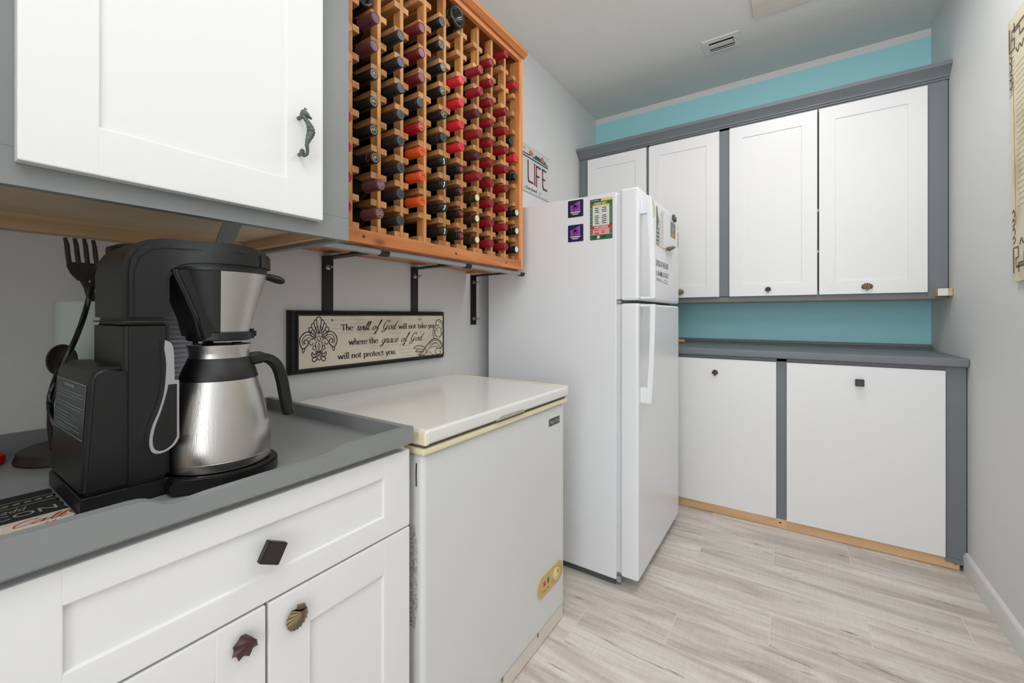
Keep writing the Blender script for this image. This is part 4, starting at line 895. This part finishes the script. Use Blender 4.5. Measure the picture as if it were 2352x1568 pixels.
def armmesh(grow=0):
    m = MB(); P = top+bot; n = len(P)
    a = [m.bm.verts.new((xr(y)[0], y, z)) for y, z in P]; b = [m.bm.verts.new((xr(y)[1], y, z)) for y, z in P]
    for i in range(n): m.bm.faces.new((a[i], a[(i+1) % n], b[(i+1) % n], b[i]))
    def idx(q): return [P.index(p) for p in q]
    # side walls as strips between upper and lower outlines
    def side(v):
        up = {round(y, 4): v[i] for i, (y, z) in enumerate(P) if i < len(top)}; lo = {round(y, 4): v[i] for i, (y, z) in enumerate(P) if i >= len(top)}
        U = [v[i] for i in range(len(top))]; Lw = [v[i] for i in range(n-1, len(top)-1, -1)]
        i = j = 0
        while i < len(U)-1 or j < len(Lw)-1:
            if j == len(Lw)-1 or (i < len(U)-1 and U[i+1].co.y <= Lw[j+1].co.y+1e-6): m.bm.faces.new((U[i], U[i+1], Lw[j])); i += 1
            else: m.bm.faces.new((U[i], Lw[j+1], Lw[j])); j += 1
    side(a); side(b); return m
am = armmesh(); bmesh.ops.recalc_face_normals(am.bm, faces=am.bm.faces[:])
am.bm.normal_update()
bmesh.ops.bevel(am.bm, geom=[e for e in am.bm.edges if e.is_manifold and e.calc_face_angle(0) > .9], offset=.006, segments=4, affect='EDGES')
arm = part('arm', am, BLK, cm_, sharp=50)
m = MB()     # raised side seam line on the arm
line = [(.207, 1.13), (.207, 1.20), (.213, 1.224), (.226, 1.238), (.245, 1.2435), (.28, 1.2435), (.33, 1.242), (.372, 1.240)]
m.tube([(xr(y)[0]+.0004, y, z) for y, z in line], .0009, 6, up=(1, 0, 0)); part('side_bead', m, BLKG, arm)
m = MB(); m.tube([(xr(y)[0]+.0003, y, z) for y, z in [(.372, 1.217), (.372, 1.2445), (.385, 1.2435), (.395, 1.242), (.403, 1.240)]], .0009, 6, up=(1, 0, 0)); part('lid_seam', m, BLKG, arm)
part('seam', MB().box(-.984, -.8222, .1945, .252, 1.1262, 1.1282), mat('seam_dust', (46, 38, 30), .8), cm_)
# brew basket
a0 = math.radians(90-110); a1 = math.radians(90+110)
prof = [(.0445, 1.1075), (.0735, 1.2155)]
bk = part('brew_basket', MB().lathe(prof, (CX, CY, 0), seg=36, a0=a1, a1=a0+2*math.pi, caps=False).lathe([(.0725, 1.2165), (.0740, 1.2165), (.0740, 1.2115), (.073, 1.2105)], (CX, CY, 0), seg=40, caps=False), BLK, cm_)
part('steel_wrap', MB().lathe([(.0447, 1.1078), (.0733, 1.2125)], (CX, CY, 0), seg=48, a0=a0, a1=a1, caps=False), STEEL, bk, 'brushed steel wrap')
part('drip_stop', MB().lathe([(0, 1.093), (.047, 1.093), (.0485, 1.095), (.0485, 1.1065), (.044, 1.108), (0, 1.108)], (CX, CY, 0), seg=36, caps=False), BLK, bk)
part('latch', softbevel(MB().box(CX-.012, CX+.012, CY+.044, CY+.058, 1.094, 1.112), .004, 2), BLK, bk)
part('basket_handle', MB().tube([(CX, CY+.072, 1.2125), (CX, CY+.085, 1.2115), (CX, CY+.10, 1.208), (CX, CY+.11, 1.2045), (CX, CY+.1135, 1.203)], [.009, .0125, .0145, .011, .004], 12, flat=.55), BLK, bk)
hd = MB().prism([(.2515, 1.2165), (.256, 1.20), (.268, 1.17), (.281, 1.135), (.290, 1.095), (.298, 1.093), (.315, 1.10), (.315, 1.2165)], CX-.045, CX+.04, 'X')
part('spout_hood', softbevel(hd, .006, 3, .9), BLK, bk)
part('drip_stem', MB().lathe([(.004, 1.0855), (.004, 1.094)], (CX-.02, CY-.03, 0), seg=10), BLK, bk)
# warning label on the back
def LBLp(u, v_, k=1):
    return Vector((u, .1505+(v_-.88)/(1.046-.88)*.0095-.0004*k, v_))
m = MB(); m.poly([LBLp(-1.022, .958), LBLp(-.838, .958), LBLp(-.838, 1.036), LBLp(-1.022, 1.036)]); lb = part('warning_label', m, mat('label_dark', (36, 42, 44), .3), cm_)
m = MB()
for a, b in (((-1.022, .958), (-.838, .958)), ((-.838, .958), (-.838, 1.036)), ((-.838, 1.036), (-1.022, 1.036)), ((-1.022, 1.036), (-1.022, .958))): ribbon(m, LBLp, [a, b], .0016, 2)
ribbon(m, LBLp, [(-.965, 1.029), (-.905, 1.029)], .0042, 2)
for z_, b in ((1.020, -.85), (1.0155, -.85), (1.011, -.885), (1.001, -.85), (.9965, -.855), (.987, -.92), (.9815, -.925), (.9765, -.925), (.9725, -.862), (.9665, -.856), (.963, -.91)): ribbon(m, LBLp, [(-1.012, z_), (b, z_)], .0015, 2)
part('print', m, mat('label_print', (122, 136, 134), .6), lb)
# frother handle clipped on the side
out = smooth([(.2385, 1.099), (.246, 1.094), (.2495, 1.082), (.2505, 1.05)], 5)+[(.2505, 1.036), (.2565, 1.036), (.2565, .945)]+smooth([(.2565, .945), (.250, .934), (.236, .9265), (.2235, .930), (.2195, .945), (.2225, .968), (.231, .992), (.2375, 1.02), (.240, 1.055), (.239, 1.075), (.2375, 1.085)], 5)
XO = -.802
m = MB().prism(out, -.8228, XO, 'X'); cl = part('frother_handle', softbevel(m, .0015, 2, .9), CHROME, cm_, 'silver-edged black frother handle')
ins = [(.2475, 1.030), (.2530, 1.030), (.2530, .948)]+smooth([(.253, .948), (.247, .937), (.236, .9305), (.2265, .934), (.2235, .947), (.2262, .967), (.234, .992), (.2405, 1.018), (.2425, 1.03)], 4)[1:]
part('grip_inlay', MB().prism(ins, XO-.004, XO+.0012, 'X'), BLK, cl)
NP = Plane((XO+.0012, .2445, .945), (0, 0, 1), (0, -1, 0), .0004)
m = MB(); text(m, NP, 'NINJA', .002, .0, .036, .0085, 1); part('lettering', m, mat('embossed_black', (6, 6, 7), .3), cl)

# carafe
cf2 = thing('carafe', 'brushed steel thermal carafe with black collar and handle on the coffee maker', 'carafe', (CX, CY, .8775))
part('body', MB().lathe([(0, .8775), (.0755, .8775), (.0785, .880), (.0798, .8935), (.0795, .894), (.0798, .8945), (.0792, .915), (.0765, .94), (.0715, .968), (.0655, .995), (.059, 1.02), (.0575, 1.026), (.05, 1.028)], (CX, CY, 0), seg=64, caps=False), STEEL, cf2, sharp=30)
part('collar', MB().lathe([(.0585, 1.0255), (.0590, 1.0275), (.0555, 1.04), (.049, 1.055), (.0465, 1.0625), (.044, 1.0635)], (CX, CY, 0), seg=48, caps=False), BLK, cf2)
part('rim', MB().lathe([(.0452, 1.0625), (.0448, 1.069), (.0462, 1.078), (.0488, 1.0855), (.0478, 1.0855), (.044, 1.07)], (CX, CY, 0), seg=48, caps=False), STEEL, cf2)
ldm = MB().lathe([(.045, 1.076), (.044, 1.081), (.02, 1.083), (0, 1.083)], (CX, CY, 0), seg=32, caps=False); l2 = part('lid', ldm, BLK, cf2)
for a in (35, 195): part('lid_tab', MB().box(CX+.03*math.cos(math.radians(a))-.007, CX+.03*math.cos(math.radians(a))+.007, CY+.03*math.sin(math.radians(a))-.008, CY+.03*math.sin(math.radians(a))+.008, 1.081, 1.0895, .003), BLKG, l2)
hp = smooth([(.375, 1.054), (.395, 1.0575), (.412, 1.052), (.424, 1.038), (.431, 1.015), (.436, .985), (.441, .955), (.4435, .944)], 4)
hp = [(CX+.005+.02*((y-.375)/.07), y, z) for y, z in hp]
m = MB(); rows = []
for i, p in enumerate(hp):
    p = Vector(p); t = (Vector(hp[min(i+1, len(hp)-1)])-Vector(hp[max(i-1, 0)])).normalized(); s_ = Vector((1, 0, 0)); n_ = s_.cross(t).normalized()
    wd = .0125; tk = .0085 if i > 4 else .011
    rows.append([m.bm.verts.new(p+s_*a*wd+n_*b*tk) for a, b in ((-1, -.55), (-.6, -1), (.6, -1), (1, -.55), (1, .55), (.6, 1), (-.6, 1), (-1, .55))])
for A, B in zip(rows, rows[1:]):
    for i in range(8): m.bm.faces.new((A[i], A[(i+1) % 8], B[(i+1) % 8], B[i]))
m.bm.faces.new(rows[0]); m.bm.faces.new(rows[-1])
part('handle', m, BLK, cf2)

# clear ribbed container behind the machine
kc = thing('ribbed_container', 'clear ribbed plastic container with black lid behind the black coffee maker', 'container', (-1.075, .305, ZC))
CLR = mat('clear_ribbed_plastic', (214, 216, 226), .18, trans=.55)
pr = [(.070, .905)]; z_ = .985
m = MB(); prof = [(.062, .982)]
for i in range(24): z0_ = .985+i*.0095; prof += [(.067+.004*i/24, z0_), (.070+.004*i/24, z0_+.0035), (.070+.004*i/24, z0_+.006), (.067+.004*i/24, z0_+.009)]
part('vessel', m.lathe(prof, (-1.075, .305, 0), seg=36, caps=False), CLR, kc)
part('base', MB().lathe([(0, ZC+.001), (.069, ZC+.001), (.069, .94), (.065, .945), (0, .945)], (-1.075, .305, 0), seg=36, caps=False), STEEL, kc, 'brushed steel base')
part('band', MB().lathe([(.069, .945), (.071, .948), (.071, .98), (.067, .986), (0, .986)], (-1.075, .305, 0), seg=36, caps=False), BLK, kc)
part('lid', MB().lathe([(0, 1.273), (.06, 1.273), (.074, 1.266), (.075, 1.238), (.073, 1.212), (0, 1.212)], (-1.075, .305, 0), seg=36, caps=False), BLK, kc)
part('spout', softbevel(MB().prism([(.30, 1.19), (.36, 1.15), (.388, 1.12), (.388, 1.09), (.30, 1.09)], -1.115, -1.01, 'X'), .004, 2, .6), BLK, kc)

# ================================================================== paper towel holder with fork and spoon
RXC, RYC = -1.215, .2405
ph = thing('towel_holder', 'dark brown paper towel holder with fork finial and spoon arm behind the coffee maker', 'towel holder', (RXC, RYC, ZC))
DBR = mat('dark_bronze', (52, 44, 40), .5, .2, bump=.4, bscale=260)
part('base', MB().lathe([(0, ZC+.001), (.084, ZC+.001), (.085, ZC+.004), (.080, ZC+.020), (.074, ZC+.023), (0, ZC+.024)], (RXC-.005, .216, 0), seg=48, caps=False), DBR, ph)
part('rod', MB().tube([(RXC, RYC, ZC+.02), (RXC, RYC, 1.18)], .006, 12), DBR, ph)
fk = MB(); fx_ = RXC+.0
neck = [(fx_, RYC, 1.165), (fx_, RYC-.008, 1.195), (fx_, .2255, 1.21)]
fk.tube(neck, [.0085, .0065, .006], 10, up=(1, 0, 0))
fy = .2255
bowl = [(fy-.008, 1.208), (fy+.008, 1.208), (fy+.02, 1.222), (fy+.0235, 1.238), (fy+.024, 1.245), (fy-.0235, 1.245), (fy-.0235, 1.236), (fy-.018, 1.221)]
fk.prism(bowl, fx_-.003, fx_+.003, 'X')
for i in range(4):
    b0 = fy-.020+.0135*i; fk.tube([(fx_, b0, 1.242), (fx_, b0-.002, 1.262), (fx_+.003, b0-.004, 1.28), (fx_+.006, b0-.007, 1.294-.001*abs(i-2))], [.0038, .004, .0038, .003], 8, flat=1, up=(1, 0, 0))
part('fork_finial', fk, DBR, ph)
sp = MB(); sx, sy = -1.105, .1765
bw = MB(); pts = []
for j in range(7):
    t = j/6; row = []
    for i in range(25):
        a = 2*math.pi*i/24; row.append(bw.bm.verts.new((sx+.012*(t*t)-.004, sy+.0205*t*math.cos(a), 1.056+.029*t*math.sin(a))))
    pts.append(row)
for A, B in zip(pts, pts[1:]):
    for i in range(24): bw.bm.faces.new((A[i], A[i+1], B[i+1], B[i]))
bmesh.ops.remove_doubles(bw.bm, verts=bw.bm.verts[:], dist=1e-5)
ex = bmesh.ops.solidify(bw.bm, geom=bw.bm.faces[:], thickness=.003)
sa = part('spoon_arm', MB().tube([(sx, sy, 1.032), (sx-.004, sy-.006, 1.01), (sx-.006, sy-.012, .98), (sx-.01, sy-.012, .94), (sx-.01, sy-.008, .90), (sx-.012, sy, ZC+.012)], [.0075, .006, .0045, .0045, .005, .006], 10, up=(1, 0, 0)), DBR, ph)
part('spoon_bowl', bw, DBR, sa)
pt = MB().lathe([(.021, .885), (.056, .885), (.0575, .887), (.0575, 1.163), (.056, 1.165), (.021, 1.165), (.021, .885)], (RXC, RYC, 0), seg=48, caps=False)
tag(part('paper_towel_roll', pt, mat('paper_towel', (214, 222, 218), .9, bump=1.0, bscale=110)), 'white embossed paper towel roll on the dark holder', 'paper towels')

# power cord
cd = smooth([(0, 0)], 1)
cp_ = [(-1.0, .215, 1.24), (-1.03, .208, 1.215), (-1.05, .203, 1.17), (-1.055, .193, 1.12), (-1.06, .182, 1.08), (-1.06, .170, 1.05), (-1.055, .160, 1.02), (-1.055, .155, .98), (-1.045, .165, .93), (-1.04, .185, .885), (-1.042, .20, .861), (-1.045, .215, .859)]
xs = smooth([(p[0], p[1]) for p in cp_], 5); zs = smooth([(p[2], 0) for p in cp_], 5)
o = part('power_cord', MB().tube([(a[0], a[1], z_[0]) for a, z_ in zip(xs, zs)], .0042, 8), BLKG); tag(o, 'black power cord looping down behind the coffee maker', 'cord')

# printed cloth mat and the small red thing at the left edge
pm = thing('printed_mat', 'black and cream printed cloth mat with red script on the grey countertop', 'mat', (-.9, .08, ZC))
rm = random.Random(5)
def wavy(y0, y1, x0, x1, n=14):
    return [(x0, y0)]+[(x0+(x1-x0)*i/n, y1+.0022*math.sin(i*2.1)) for i in range(n+1)]+[(x1, y0)]
part('dark_cloth', MB().prism(wavy(-.25, .146, -1.0, -.873), ZC+.0008, ZC+.0045, 'Z'), mat('mat_black', (24, 24, 28), .95, bump=.5, bscale=300), pm)
part('cream_cloth', MB().prism(wavy(-.25, .1465, -.8735, -.76), ZC+.0008, ZC+.005, 'Z'), mat('mat_cream', (196, 186, 172), .95, bump=.5, bscale=300), pm)
MP = Plane((0, 0, ZC+.005), (0, 1, 0), (-1, 0, 0), .0004)    # text reads along +y, top towards the wall
MP.n = Vector((0, 0, 1))
m = MB(); pen(m, MP, 'Call', .088, .846, .05, .022, .04, .08, 1, {**G, **SC}, .3); pen(m, MP, 'Me', .106, .824, .033, .017, .04, .08, 1, {**G, **SC}, .3)
part('red_script', m, RED_I, pm)
m = MB(); rect(m, MP, .03, .80, .0835, .835, 1); part('orange_print', m, mat('orange_mat_print', (206, 96, 50), .9), pm)
m = MB(); text(m, MP, 'CON', .077, .888, .062, .019, 1); text(m, MP, 'add', .088, .915, .026, .016, 1, shear=.4); text(m, MP, 'E', .072, .945, .012, .012, 1)
for a, b, u in ((.06, .145, .938), (.06, .145, .965)): ribbon(m, MP, [(a, u), (b, u)], .0018, 1)
for i in range(5): ribbon(m, MP, [(.092+.011*i, .951), (.099+.011*i, .953)], .005, 1)
part('cream_print', m, mat('cream_ink', (150, 148, 132), .9), pm)
rd = MB().lathe([(0, ZC+.001), (.022, ZC+.001), (.026, ZC+.006), (.026, ZC+.018), (.02, ZC+.024), (0, ZC+.025)], (-1.26, .102, 0), seg=24, caps=False)
tag(part('red_cap', rd, mat('red_plastic', (196, 24, 30), .4)), 'small red round lid on the countertop at the far left edge', 'lid')
